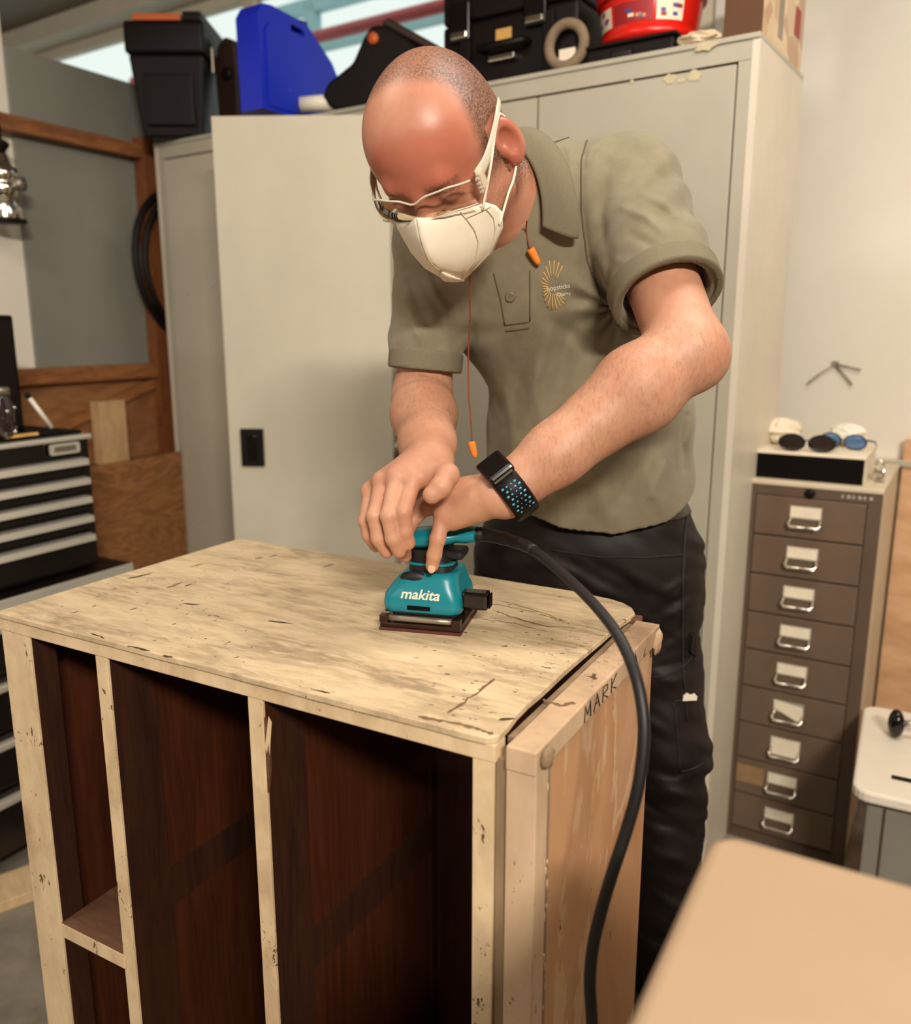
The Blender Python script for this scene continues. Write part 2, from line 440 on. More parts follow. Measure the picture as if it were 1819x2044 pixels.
# ---------------------------------------------------------------- tool chest on a roller cabinet
T0 = P(177, 872, 2.25); bl = np.array([math.cos(AL), math.sin(AL), 0]); nl = np.array([-math.sin(AL), math.cos(AL), 0])
M['chest_black'] = plain('black_enamel', (17, 10, 9), 0.22, var=0.1)
tc = thing('tool_chest', 'black metal tool chest with bright aluminium drawer pulls', 'tool chest', (T0[0], T0[1], 0.722), AL)
zz = lambda z: z - 0.722
m = MB(); m.box(-0.66, 0.0, 0.004, 0.4, zz(0.722), zz(1.069), 0.004); m.build('body', 'chest_black', tc)
MB().box(-0.662, 0.004, -0.008, 0.405, zz(1.066), zz(1.078), 0.003).build('top_trim', 'alu', tc)
MB().box(-0.655, -0.005, 0.02, 0.39, zz(1.079), zz(1.087), 0.002).build('rubber_mat', 'black_matt', tc)
bd = [1.028, 0.977, 0.927, 0.876, 0.825, 0.73]
for i in range(5):
    d = MB(); d.box(-0.63, -0.018, -0.006, 0.003, zz(bd[i + 1] + .003), zz(bd[i] - .003), 0.002)
    dr = d.build('drawer', 'chest_black', tc)
    zt = bd[i] - 0.012
    h = MB(); h.prism([(0.0, 0.0), (-0.022, -0.002), (-0.024, -0.018), (-0.016, -0.018), (-0.008, -0.006), (0, -0.006)], -0.63, -0.028,
                      M_=Matrix.Translation((0, -0.0062, zz(zt) + 0.004)) @ Matrix(((0, 0, 1, 0), (1, 0, 0, 0), (0, 1, 0, 0), (0, 0, 0, 1))))
    h.build('drawer_pull', 'alu', dr)
b_ = MB(); b_.prism(rrect(0.044, 0.014, 0.006), 0, 0.004, M_=Matrix.Translation((-0.078, -0.003, zz(1.048))) @ Matrix.Rotation(math.pi / 2, 4, 'X')); bo = b_.build('badge', 'alu', tc)
b_ = MB(); b_.prism(rrect(0.032, 0.007, 0.004), 0.0041, 0.0048, M_=Matrix.Translation((-0.078, -0.003, zz(1.048))) @ Matrix.Rotation(math.pi / 2, 4, 'X')); b_.build('badge_inlay', 'dull_metal', bo)
rc = thing('roller_cabinet', 'wide black roller cabinet underneath the tool chest', 'tool cabinet', (T0[0], T0[1], 0.0), AL)
MB().box(-0.8, 0.06, -0.035, 0.42, 0.06, 0.70, 0.004).build('body', 'chest_black', rc)
MB().box(-0.81, 0.066, -0.045, 0.43, 0.701, 0.716, 0.004).build('top_tray', 'black', rc)
MB().box(-0.81, 0.066, -0.052, -0.046, 0.69, 0.716, 0.002).build('top_edge', 'alu', rc)
for i in range(4):
    z1 = 0.67 - i * 0.145
    d = MB(); d.box(-0.77, 0.035, -0.044, -0.036, z1 - 0.135, z1, 0.002); dr = d.build('drawer', 'chest_black', rc)
    MB().box(-0.77, 0.03, -0.066, -0.0445, z1 - 0.03, z1 - 0.012, 0.004).build('drawer_pull', 'alu', dr)
for x in (-0.72, -0.02):
    for y in (0.02, 0.36):
        MB().lathe([(0.028, -0.012), (0.03, -0.008), (0.03, 0.008), (0.028, 0.012)], 18, M_=Matrix.Translation((x, y, 0.0305)) @ Matrix.Rotation(math.pi / 2, 4, 'X')).build('castor', 'black', rc)
def chest(x, y, z): return T0 * np.array([1, 1, 0]) + bl * x + nl * y + np.array([0, 0, z])
TZ = 1.087
def chest_x(px, y):
    q = on_plane(px, 850, T0 + nl * y, nl); return float((q - T0) @ bl)
t = thing('speaker_box', 'tall black box standing on the tool chest', 'speaker', tuple(chest(chest_x(49, .11) - .075, 0.17, TZ)), AL)
MB().box(-0.13, 0.075, -0.06, 0.06, 0.0, 0.295, 0.006).build('body', 'black_matt', t)
MB().box(-0.12, 0.065, -0.066, -0.0605, 0.012, 0.283, 0.002).build('grille', 'black', t)
t = thing('glass_jar', 'dark glass jar of small parts on the tool chest', 'jar', tuple(chest(chest_x(4, .05), 0.05, TZ)))
g = NT('dark_jar_glass'); g.color(srgb(44, 30, 30)); M['jar'] = g.set(0.08, 0.0, 0.8)
MB().lathe([(0.026, 0.0), (0.03, 0.004), (0.031, 0.08), (0.024, 0.098), (0.024, 0.104)], 20).build('jar', 'jar', t)
MB().lathe([(0.026, 0.104), (0.026, 0.12), (0.022, 0.123)], 20).build('lid', 'dull_metal', t)
for i in range(10):
    a = i * 2.4; MB().ellipsoid((0.0305 * math.cos(a), 0.0305 * math.sin(a), 0.015 + (i * 0.37 % 1) * 0.06), (0.006, 0.006, 0.005), 8, 5).build('part', 'chrome', t)
t = thing('white_pen', 'white pen leaning on the tool chest against the black box', 'pen', tuple(chest(chest_x(80, .12), 0.12, TZ)), AL)
MB().tube([(0.02, -0.02, 0.004), (-0.022, 0.0, 0.085)], 0.0062, 10).build('barrel', 'white_plastic', t)
MB().tube([(-0.022, 0.0, 0.085), (-0.028, 0.003, 0.098)], 0.0068, 10).build('cap', 'black', t)
tag(MB().prism([(-.045, -.006), (-.01, -.011), (.02, -.006), (.04, -.01), (.046, .004), (.0, .01), (-.04, .008)], 0, 0.006, M_=Matrix.Translation(chest(-0.17, 0.03, TZ)) @ Matrix.Rotation(AL, 4, 'Z')).build('wood_chip', 'yellow'), 'small yellow wood sliver on the front edge of the tool chest', 'wood chip')

# plank on the floor at the left
t = tag(MB().box(-0.9, 0.25, -0.06, 0.06, 0.0, 0.028, 0.003).build('floor_plank', 'plank'), 'pale plank lying on the concrete floor behind the furniture', 'plank')
q = atz(30, 1822, 0.0); t.location = (q[0] - 0.1, q[1] + 0.02, 0.0); t.rotation_euler = (0, 0, RZ(38))

# ---------------------------------------------------------------- tall steel cupboards
def cupboard(x0, w, label, closed):
    r = thing('steel_cupboard', label, 'cupboard', tuple(cab(x0, 0, 0)), AC, 'tall steel cupboards')
    D = 0.386
    MB().box(0, 0.016, 0.0, D, 0.0, TOPZ - 0.012).build('side_panel', 'steel_side', r)
    MB().box(w - 0.016, w, 0.0, D, 0.0, TOPZ - 0.012).build('side_panel', 'steel_side', r)
    MB().box(0.0165, w - 0.0165, D - 0.012, D, 0.0, TOPZ - 0.012).build('back_panel', 'steel_grey', r)
    MB().box(0, w, -0.004, D, TOPZ - 0.0115, TOPZ, 0.002).build('top_panel', 'steel_grey', r)
    MB().box(0.0165, w - 0.0165, 0.0, 0.02, TOPZ - 0.05, TOPZ - 0.0125).build('top_rail', 'steel_grey', r)
    MB().box(0.0165, w - 0.0165, 0.004, 0.02, 0.0, 0.06).build('plinth', 'steel_grey', r)
    for s_ in (0, 1):
        xa = 0.0165 if s_ == 0 else w - 0.0165 - 0.026
        MB().box(xa, xa + 0.026, 0.0, 0.02, 0.061, TOPZ - 0.051).build('frame_stile', 'steel_grey', r)
    for z in (0.45, 0.9, 1.35):
        MB().box(0.017, w - 0.017, 0.03, D - 0.013, z, z + 0.018).build('shelf', 'steel_grey', r)
    return r
cr = cupboard(-0.96, 0.96, 'grey steel cupboard directly behind the man with a scuffed right door', True)
for x0, x1 in ((0.046, 0.437), (0.442, 0.914)):
    d = MB().box(x0, x1, -0.004, 0.016, 0.066, TOPZ - 0.056, 0.002).build('door', 'steel_grey', cr)
MB().box(0.47, 0.49, -0.03, -0.0045, 1.0, 1.12, 0.004).build('door_handle', 'dull_metal', cr)
random.seed(4)
def blotch(rx, rz, n=14, k=0.45):
    return [((rx * (1 - k * random.random())) * math.cos(2 * math.pi * i / n), (rz * (1 - k * random.random())) * math.sin(2 * math.pi * i / n)) for i in range(n)]
M['tape_scar'] = plain('old_tape_residue', (190, 176, 142), 0.7, var=0.1, scale=60)
XF = Matrix.Rotation(math.pi / 2, 4, 'X')
for (px, py, rx, rz) in ((1338, 158, .016, .014), (1362, 160, .014, .006), (1388, 152, .018, .016), (1262, 163, .006, .005), (1410, 92, .03, .011)):
    y0 = -0.0045
    x, z = cab_x(px, py, y0)
    MB().prism(blotch(rx, rz), 0, 0.0008, M_=Matrix.Translation((x + 0.96, y0, z)) @ XF).build('tape_residue', 'tape_scar', cr)
cl = cupboard(-1.975, 1.0, 'grey steel cupboard at the left with its right door swung open', False)
d = MB().box(0.046, 0.497, -0.004, 0.016, 0.066, TOPZ - 0.056, 0.002).build('door', 'steel_old', cl)
# the open door: hinge on the right, free edge towards the camera
HG = np.array([-0.173, 2.473, 0]); FE = np.array([-0.654, 2.493, 0])
HGl = np.array([(HG - cab(-1.975, 0)) @ ac, (HG - cab(-1.975, 0)) @ bc]); FEl = np.array([(FE - cab(-1.975, 0)) @ ac, (FE - cab(-1.975, 0)) @ bc])
dd = HGl - FEl; ang = math.atan2(dd[1], dd[0]); wid = float(np.linalg.norm(dd))
od = MB().box(0, wid, -0.009, 0.009, 0.066, TOPZ - 0.04, 0.002).build('door', 'steel_door', cl)
od.location = (FEl[0], FEl[1] - 0.012, 0); od.rotation_euler = (0, 0, ang)
dw = HG - FE; dw = nrm(dw); dn = np.array([-dw[1], dw[0], 0])
q0 = on_plane(511, 892, FE - dn * 0.01, dn); xh = float((q0 - FE) @ dw)
h = MB().box(xh - .034, xh + .034, -0.018, -0.0095, q0[2] - .055, q0[2] + .055, 0.003).build('handle_plate', 'black', od)
MB().box(xh - .012, xh + .012, -0.024, -0.0185, q0[2] - .036, q0[2] + .036, 0.004).build('handle_recess', 'black_gloss', od)
for z in (0.3, 1.0, 1.7):
    MB().tube([(wid + 0.006, 0, z - .03), (wid + 0.006, 0, z + .03)], 0.006, 10).build('hinge', 'dull_metal', od)

# ================================================================== things on top of the cupboards
def ctop(name, label, cat, px, y0, rot=0.0):
    x, z = cab_x(px, 200, y0)
    return thing(name, label, cat, tuple(cab(x, y0, TOPZ)), AC + RZ(rot))
# black toolbox with orange grip
q = atz(275, 272, TOPZ)
t = thing('toolbox', 'large black plastic toolbox with orange grip at the left end of the cupboards', 'toolbox', (q[0], q[1] + 0.01, TOPZ), RZ(0))
w_, d_ = 0.215, 0.36
m = MB(); m.add([(.012, .012, 0), (w_ - .012, .012, 0), (w_ - .012, d_ - .012, 0), (.012, d_ - .012, 0), (-.012, -.012, .215), (w_ + .008, -.012, .215), (w_ + .008, d_ + .01, .215), (-.012, d_ + .01, .215)],
      [(0, 3, 2, 1), (4, 5, 6, 7), (0, 1, 5, 4), (1, 2, 6, 5), (2, 3, 7, 6), (3, 0, 4, 7)]); tb = m.build('body', 'black', t)
add_mod(tb, 'BEVEL', width=0.008, segments=2)
MB().box(.03, w_ - .03, -.012, .0, .03, .165, .004).build('end_panel', 'black', t)
MB().box(-.02, w_ + .016, -.02, d_ + .018, .216, .30, .012, 3).build('lid', 'black', t)
MB().box(.01, w_ - .055, -.016, .03, .3005, .318, .004).build('grip', 'orange', t)
MB().box(w_ + .0165, w_ + .024, .05, .075, .18, .25, .003).build('latch', 'dull_metal', t)
MB().box(w_ - .05, w_ + .01, -.014, d_, .3005, .325, .006).build('lid_rib', 'black', t)
for o in t.children: o.scale.z = 1.12
# dark brown rounded case
t = ctop('brown_case', 'dark brown rounded machine case between toolbox and blue case', 'case', 458, 0.13, 4)
m = MB(); prof = [(-.05, 0), (.04, 0), (.042, .25), (.03, .30), (-.01, .325), (-.045, .30), (-.062, .24)]
m.prism([(x, z) for x, z in prof], 0, 0.24, M_=Matrix(((1, 0, 0, 0), (0, 0, 1, 0), (0, 1, 0, 0), (0, 0, 0, 1)))); o = m.build('shell', 'brown_case', t); add_mod(o, 'BEVEL', width=0.01, segments=2)
for z in (.07, .13, .19): MB().box(-.057, -.0515, .03, .22, z, z + .006).build('rib', 'brown_case', t)
MB().lathe([(.02, 0), (.02, .008), (.012, .012)], 14, M_=Matrix.Translation((.0, -.001, .21)) @ Matrix.Rotation(math.pi / 2, 4, 'X')).build('latch', 'black', t)
# blue case, its large face turned to the right
q = atz(482, 224, TOPZ)
t = thing('blue_case', 'bright blue plastic power tool case standing upright on the cupboard', 'tool case', (q[0], q[1], TOPZ), RZ(-33))
prof = [(0, 0), (.34, 0), (.36, .02), (.36, .10), (.30, .185), (.19, .265), (.05, .275), (.015, .27), (-.005, .24)]
MX = Matrix(((0, 0, 1, 0), (1, 0, 0, 0), (0, 1, 0, 0), (0, 0, 0, 1)))
hole = [(.125, .205), (.19, .205), (.178, .243), (.125, .248)]
bm = bmesh.new()
def ring_prism(bm, outer, inner, z0, z1):
    vo0 = [bm.verts.new((x, y, z0)) for x, y in outer]; vi0 = [bm.verts.new((x, y, z0)) for x, y in inner]
    vo1 = [bm.verts.new((x, y, z1)) for x, y in outer]; vi1 = [bm.verts.new((x, y, z1)) for x, y in inner]
    for a_, b__ in ((vo0, vi0), (vo1, vi1)):
        es = []
        for loop in (a_, b__):
            for i in range(len(loop)):
                es.append(bm.edges.get((loop[i], loop[(i + 1) % len(loop)])) or bm.edges.new((loop[i], loop[(i + 1) % len(loop)])))
        bmesh.ops.triangle_fill(bm, use_beauty=True, edges=es)
    for a_, b__ in ((vo0, vo1), (vi1, vi0)):
        for i in range(len(a_)):
            j = (i + 1) % len(a_); bm.faces.new((a_[i], a_[j], b__[j], b__[i]))
    bmesh.ops.recalc_face_normals(bm, faces=bm.faces)
ring_prism(bm, prof, hole, 0, 0.085)
m = MB(); bm.verts.index_update(); m.add([tuple(v.co) for v in bm.verts], [tuple(v.index for v in f.verts) for f in bm.faces], False, MX); bm.free()
o = m.build('shell', 'blue', t)
m = MB(); m.prism([(x * .86 + .024, y * .8 + .012) for x, y in prof if True], 0.0855, 0.089, M_=MX); m.build('side_panel', 'blue', t)
for y in (.06, .2): MB().box(.03, .055, y, y + .03, .277, .284, .002).build('latch', 'black', t)
# dark power tool with a slanted body
q = atz(606, 222, TOPZ)
t = thing('power_tool', 'dark slanted power tool with an orange-red switch lying beside the blue case', 'power tool', (q[0] + 0.02, q[1] + 0.02, TOPZ), RZ(-20))
MF = Matrix(((1, 0, 0, 0), (0, 0, 1, 0), (0, 1, 0, 0), (0, 0, 0, 1)))
m = MB(); m.prism([(.09, .0), (.33, .0), (.37, .05), (.35, .13), (.235, .205), (.19, .21), (.165, .18), (.13, .12), (.05, .075), (.03, .04), (.05, .015)], 0, 0.13, M_=MF); o = m.build('body', 'black', t); add_mod(o, 'BEVEL', width=0.012, segments=3)
m = MB(); m.prism([(.215, .2115), (.365, .128), (.385, .14), (.235, .226)], 0.01, 0.12, M_=MF); o = m.build('cover', 'brown_case', t); add_mod(o, 'BEVEL', width=0.006, segments=2)
m = MB(); m.tube([(.2, .004, .172), (.2, -.012, .172)], .015, 14); m.build('switch', 'orange', t)
m = MB(); m.tube([(-.035, .0, .026), (.06, .03, .03)], [.02, .023], 16); o = m.build('nozzle', 'white_plastic', t)
m = MB(); m.tube([(-.036, -.0004, .026), (-.0375, -.001, .026)], [.012, .012], 14); m.build('nozzle_bore', 'black_matt', o)
t = thing('white_cable', 'loop of thin white cable hanging by the blue case', 'cable', tuple(atz(575, 232, TOPZ)), RZ(-20))
MB().tube([(.03 * math.cos(a) - .0, .0, .034 + .034 * math.sin(a)) for a in np.linspace(RZ(70), RZ(260), 18)], .004, 8).build('loop', 'white_plastic', t)
# black tool case with latches
x0, _ = cab_x(884, 100, 0.05); x1, _ = cab_x(1130, 100, 0.05)
t = thing('black_tool_case', 'black tool case with silver latches and a yellow sticker above the right cupboard', 'tool case', tuple(cab(x0, 0.05, TOPZ)), AC)
w_ = x1 - x0 + 0.03
MB().box(0, w_, 0, .26, .0, .165, .012, 3).build('lower_shell', 'black', t)
MB().box(0, w_, 0, .26, .167, .33, .012, 3).build('upper_shell', 'black', t)
for fx in (.16, .72):
    la = MB().box(w_ * fx - .03, w_ * fx + .03, -.016, -.0005, .12, .21, .004).build('latch', 'black_gloss', t)
    MB().box(w_ * fx - .024, w_ * fx + .024, -.021, -.0165, .125, .14, .002).build('latch_edge', 'chrome', la)
MB().box(w_ * .42, w_ * .42 + .045, -.0025, -.0003, .10, .132).build('sticker', 'yellow', t)
MB().box(w_ * .39, w_ * .39 + .075, -.02, -.0005, .055, .07, .003).build('handle_plate', 'chrome', t)
m = MB(); m.tube([(w_ * .34, -.004, .09), (w_ * .34, -.035, .085), (w_ * .66, -.035, .085), (w_ * .66, -.004, .09)], .01, 10); m.build('handle', 'black', t)
for x in (.06, w_ - .09): MB().box(x, x + .03, -.01, -.0005, .015, .15, .003).build('rib', 'black', t)
# foam ring
t = ctop('tape_roll', 'grey-brown padded ring lying against the black tool case', 'roll', 1130, -0.0, 0)
ring = MB(); pr = []
for i in range(40):
    a = 2 * math.pi * i / 40; pr.append((.046 * math.cos(a), 0, .046 * math.sin(a) + .0585))
ring.tube(pr, .0125, 12, closed=True); o = ring.build('ring', 'ring_grey', t); t.location.z = TOPZ
MB().box(-.018, .024, -.004, .004, .014, .05, .002).build('price_tag', 'paper', t)
t.location = tuple(cab(cab_x(1131, 90, .03)[0], .03, TOPZ))
# black tray and red tub
x0, _ = cab_x(1172, 100, 0.03); x1, _ = cab_x(1345, 90, 0.03)
t = thing('black_tray', 'flat black plastic tray under the red tub', 'tray', tuple(cab(x0, 0.03, TOPZ)), AC)
w_ = x1 - x0
MB().box(0, w_, 0, .21, 0, .036, .006).build('tray', 'black', t)
MB().box(w_ * .3, w_ * .55, -.006, -.0005, .008, .022, .002).build('handle', 'black_gloss', t)
MB().box(-.006, w_ + .006, -.006, .216, .0365, .044, .003).build('lid', 'black', t)
xa, _ = cab_x(1192, 40, 0.1); xb, _ = cab_x(1390, 40, 0.1); rr = (xb - xa) / 2
t = thing('red_tub', 'round red plastic sweet tub with printed white labels on the black tray', 'tub', tuple(cab((xa + xb) / 2, 0.135, TOPZ + .0445)), AC)
MB().lathe([(rr * .86, 0.0), (rr * .88, .003), (rr * .97, .088), (rr * .97, .09)], 40).build('body', 'red', t)
MB().lathe([(rr * .93, .004), (rr * .93, .02), (rr * .9, .022)], 40).build('base_ring', 'red', t)
MB().lathe([(rr * 1.02, .091), (rr * 1.04, .094), (rr * 1.04, .112), (rr * .98, .12), (rr * .5, .122)], 40).build('lid', 'red', t)
def band_patch(a0, a1, z0, z1, r0, r1, n=10):
    rows = []
    for j in range(5):
        k = j / 4; r = r0 + (r1 - r0) * k; z = z0 + (z1 - z0) * k
        rows.append([((r + .0008) * math.cos(math.radians(a0 + (a1 - a0) * i / n)), (r + .0008) * math.sin(math.radians(a0 + (a1 - a0) * i / n)), z) for i in range(n + 1)])
    return rows
rz = lambda z: rr * (.88 + .09 * (z - .003) / .085)
M['label_white'] = plain('printed_label', (232, 214, 186), 0.5, var=0.05)
M['label_blue'] = plain('label_ink_blue', (64, 74, 138), 0.5)
M['label_dark_red'] = plain('label_dark_red', (150, 20, 22), 0.5)
M['label_gold'] = plain('label_gold', (216, 150, 96), 0.5)
for a0, a1, mt in ((-150, -118, 'label_white'), (-114, -66, 'label_dark_red'), (-62, -30, 'label_white')):
    lab = MB().grid(band_patch(a0, a1, .032, .074, rz(.032), rz(.074))).build('label', mt, t)
    random.seed(int(a1) + 500)
    for k in range(5):
        a = a0 + 4 + (a1 - a0 - 12) * random.random(); z = .038 + random.random() * .028
        MB().grid([[(x * 1.012, y * 1.012, zz_) for x, y, zz_ in row] for row in band_patch(a, a + 5 + 4 * random.random(), z, z + .007, rz(z), rz(z + .007), 4)]).build('print_mark', ('label_blue', 'label_gold', 'label_white')[k % 3] if mt != 'label_white' else ('label_blue', 'label_dark_red')[k % 2], lab)
# crumpled clear/white bag and cloth
def crumple(name, mat, parent, rx, ry, rz_, seed, k=0.35):
    rs = np.random.RandomState(seed); m = MB(); rows = []
    nu, nv = 18, 10; off = rs.rand(nv + 1, nu) * k
    for i in range(nv + 1):
        ph = math.pi * i / nv
        row = []
        for j in range(nu + 1):
            th = 2 * math.pi * (j % nu) / nu; r = 1 - off[i][j % nu] * math.sin(ph)
            row.append((rx * r * math.sin(ph) * math.cos(th), ry * r * math.sin(ph) * math.sin(th), max(0.0, rz_ + rz_ * r * math.cos(ph))))
        rows.append(row)
    return m.grid(rows, False).build(name, mat, parent)
M['bag'] = plain('plastic_bag', (214, 208, 196), 0.3, var=0.1, scale=30)
t = ctop('plastic_bag', 'crumpled whitish plastic bag behind the black case and red tub', 'bag', 1240, 0.315, 0)
crumple('bag', 'bag', t, .085, .06, .11, 3)
M['cloth_white'] = plain('dusty_rag', (206, 186, 154), 0.85, var=0.12, scale=40)
t = ctop('dusty_rag', 'dusty off-white rag at the cupboard edge beside the red tub', 'rag', 1392, 0.045, 0)
crumple('rag', 'cloth_white', t, .062, .04, .018, 8, .4)
t.location.z = TOPZ
# cardboard box at the right end
x0, _ = cab_x(1446, 30, 0.03)
t = thing('cardboard_box', 'cardboard box with a printed side at the right end of the cupboards', 'box', tuple(cab(x0, 0.03, TOPZ)), AC)
w_ = -0.006 - x0
MB().box(0, w_ - .002, 0, .35, 0, .32, .002).build('carton', 'card_brown', t)
n = NT('printed_map_side'); v = n.mapping((9, 9, 9)); vo = n.n('ShaderNodeTexVoronoi'); vo.inputs['Scale'].default_value = 2.2; n.l(v, vo.inputs['Vector'])
base = n.ramp(n.noise(4, 4), [(.35, srgb(206, 180, 140)), (.65, srgb(226, 206, 172))])
pat = n.ramp(vo.outputs['Color'], [(.40, BW(0)), (.62, BW(.55))])
n.color(n.mix(pat, base, srgb(168, 120, 98))); M['map_print'] = n.set(.7)
MB().box(w_ - .0019, w_ - .0005, .004, .346, .004, .316).build('printed_side', 'map_print', t)
MB().box(w_ - .0004, w_ + .0006, .12, .16, .03, .22).build('grey_print', 'dull_metal', t)
MB().box(w_ - .0004, w_ + .0006, .26, .31, .07, .13).build('red_print', 'label_dark_red', t)

# ================================================================== drawer cabinet on the right
AF = RZ(-31.2); F0 = np.array([0.724, 2.10, 0])
t = thing('drawer_cabinet', 'tall brown metal multi-drawer cabinet with card handles beside the cupboard', 'drawer cabinet', tuple(F0), AF)
fw, fd, fh = 0.313, 0.44, 0.985
MB().box(0, fw, .012, fd, 0.03, fh - .014, .003).build('carcass', 'cab_top', t)
MB().box(-.002, fw + .002, -.002, fd + .002, fh - .0135, fh, .004).build('top', 'cab_top', t)
MB().box(0, .03, 0, .0115, 0.0, fh - .014).build('frame_stile', 'drawer_frame', t)
MB().box(fw - .03, fw, 0, .0115, 0.0, fh - .014).build('frame_stile', 'drawer_frame', t)
MB().box(.0305, fw - .0305, 0, .0115, .948, fh - .014).build('frame_rail', 'drawer_frame', t)
MB().box(.0305, fw - .0305, 0.002, .0115, 0.0, .03).build('plinth', 'drawer_frame', t)
MB().lathe([(.012, 0), (.012, .006), (.008, .008)], 16, M_=Matrix.Translation((.155, -.0005, .96)) @ Matrix.Rotation(math.pi / 2, 4, 'X')).build('lock', 'black', t)
for i in range(6): MB().box(.225 + i * .012, .225 + i * .012 + (.008 if i % 2 else .005), -.0016, -.0002, .956, .964).build('maker_mark', 'alu', t)
M['tape_tan'] = plain('tan_tape', (142, 112, 76), .7, var=.15, scale=40)
pitch = (.946 - .032) / 9
for i in range(9):
    z1 = .946 - i * pitch; z0 = z1 - pitch + .004
    d = MB().box(.032, fw - .032, -.004, .011, z0, z1, .002).build('drawer', 'drawer_brown', t)
    xc = .150; zc = (z0 + z1) / 2 + .004
    big = i in (6,)
    hp = MB(); hp.box(xc - .037, xc + .037, -.008, -.0045, zc - .006, zc + .026, .001); h = hp.build('card_holder', 'alu', d)
    ca = MB()
    if i == 5: ca.prism([(-.036, .026), (.034, .018), (.036, -.018), (.024, -.022), (-.034, .004)], 0, .001, M_=Matrix.Translation((xc, -.0085, zc)) @ XF)
    else: ca.box(xc - .034, xc + .034, -.0094, -.0082, zc + (-.022 if big else -.002), zc + .024)
    ca.build('card', 'paper', h)
    bl_ = MB(); bl_.tube([(xc - .034, -.006, zc - .004), (xc - .036, -.02, zc - .018), (xc - .03, -.026, zc - .023), (xc + .03, -.026, zc - .023), (xc + .036, -.02, zc - .018), (xc + .034, -.006, zc - .004)], .0042, 8); bl_.build('bail_handle', 'chrome', h)
    if i == 7:
        MB().box(.034, .105, -.0052, -.0042, zc - .022, zc + .028).build('old_tape', 'tape_tan', d)
def fcab(x, y, z): return F0 + np.array([math.cos(AF), math.sin(AF), 0]) * x + np.array([-math.sin(AF), math.cos(AF), 0]) * y + np.array([0, 0, z])
t = thing('document_box', 'flat box with black front and cream lid on the drawer cabinet', 'box', tuple(fcab(.02, .03, fh)), AF)
MB().box(0, .245, 0, .25, 0, .06, .002).build('box', 'white_plastic', t)
MB().box(0.0005, .2445, -.004, -.0005, 0.001, .06).build('front', 'black_matt', t)
MB().box(-.003, .248, -.004, .253, .0605, .068, .002).build('lid', 'paper', t)
BZ = fh + .068
def specs(name, label, x, y, rot, lens, frame, sc=1.0):
    t = thing(name, label, 'glasses', tuple(fcab(x, y, BZ)), AF + RZ(rot))
    for s_ in (-1, 1):
        m = MB(); pts = []
        for i in range(20):
            a = 2 * math.pi * i / 20; pts.append((sc * (s_ * .034 + .03 * math.cos(a)), -.004 * abs(math.cos(a)), sc * (.022 + .02 * math.sin(a))))
        m.tube(pts, .0022 * sc, 6, closed=True); rim = m.build('rim', frame, t)
        m = MB(); m.add([(p[0], p[1], p[2]) for p in pts] + [(sc * s_ * .034, -.006, sc * .022)], [(i, (i + 1) % 20, 20) for i in range(20)], True); m.build('lens', lens, t)
        MB().tube([(sc * s_ * .064, .0, sc * .03), (sc * s_ * .066, .05, sc * .02), (sc * s_ * .05, .1, .004)], .0025 * sc, 6).build('temple', frame, t)
    MB().tube([(-.006 * sc, 0, .026 * sc), (0, -.003, .029 * sc), (.006 * sc, 0, .026 * sc)], .002 * sc, 6).build('bridge', frame, t)
    return t
M['lens_dark'] = plain('dark_lens', (46, 38, 34), 0.08, var=0.1)
M['lens_blue'] = plain('blue_mirror_lens', (96, 128, 170), 0.08, 0.3, var=0.2)
specs('sunglasses', 'dark tinted safety glasses lying on the cream lid', .13, .05, 4, 'lens_dark', 'black_gloss', 1.0)
specs('safety_glasses', 'safety glasses with blue reflecting lenses behind the dark pair', .2, .15, -14, 'lens_blue', 'black_gloss', .9)
M['green'] = plain('green_plastic', (70, 120, 60), 0.5)
t = thing('green_clamp', 'small green plastic piece between the two pairs of glasses', 'clip', tuple(fcab(.165, .11, BZ)), AF)
m = MB(); m.box(-.02, .02, -.01, .01, 0, .02, .006).build('body', 'green', t); MB().tube([(-.015, 0, .02), (0, 0, .03), (.015, 0, .02)], .004, 8).build('bow', 'green', t)
t = thing('paper_bag', 'crumpled cream paper bag on the document box beside the wall', 'bag', tuple(fcab(.05, .17, BZ)), AF)
crumple('bag', 'paper', t, .055, .05, .035, 5, .4)
t = thing('tissue_pack', 'white folded tissue pack at the back of the document box', 'tissue', tuple(fcab(.2, .215, BZ)), AF)
crumple('tissue', 'white_plastic', t, .055, .03, .03, 12, .3)
t = thing('small_padlock', 'silver padlock and keys beside the document box', 'padlock', tuple(fcab(.288, .14, fh)), AF)
MB().box(-.014, .014, -.016, .016, 0, .026, .003).build('body', 'chrome', t)
MB().tube([(-.008, 0, .026), (-.008, 0, .04), (0, 0, .048), (.008, 0, .04), (.008, 0, .026)], .003, 8).build('shackle', 'chrome', t)
MB().box(-.004, .016, -.05, -.018, 0, .005, .001).build('key', 'dull_metal', t)
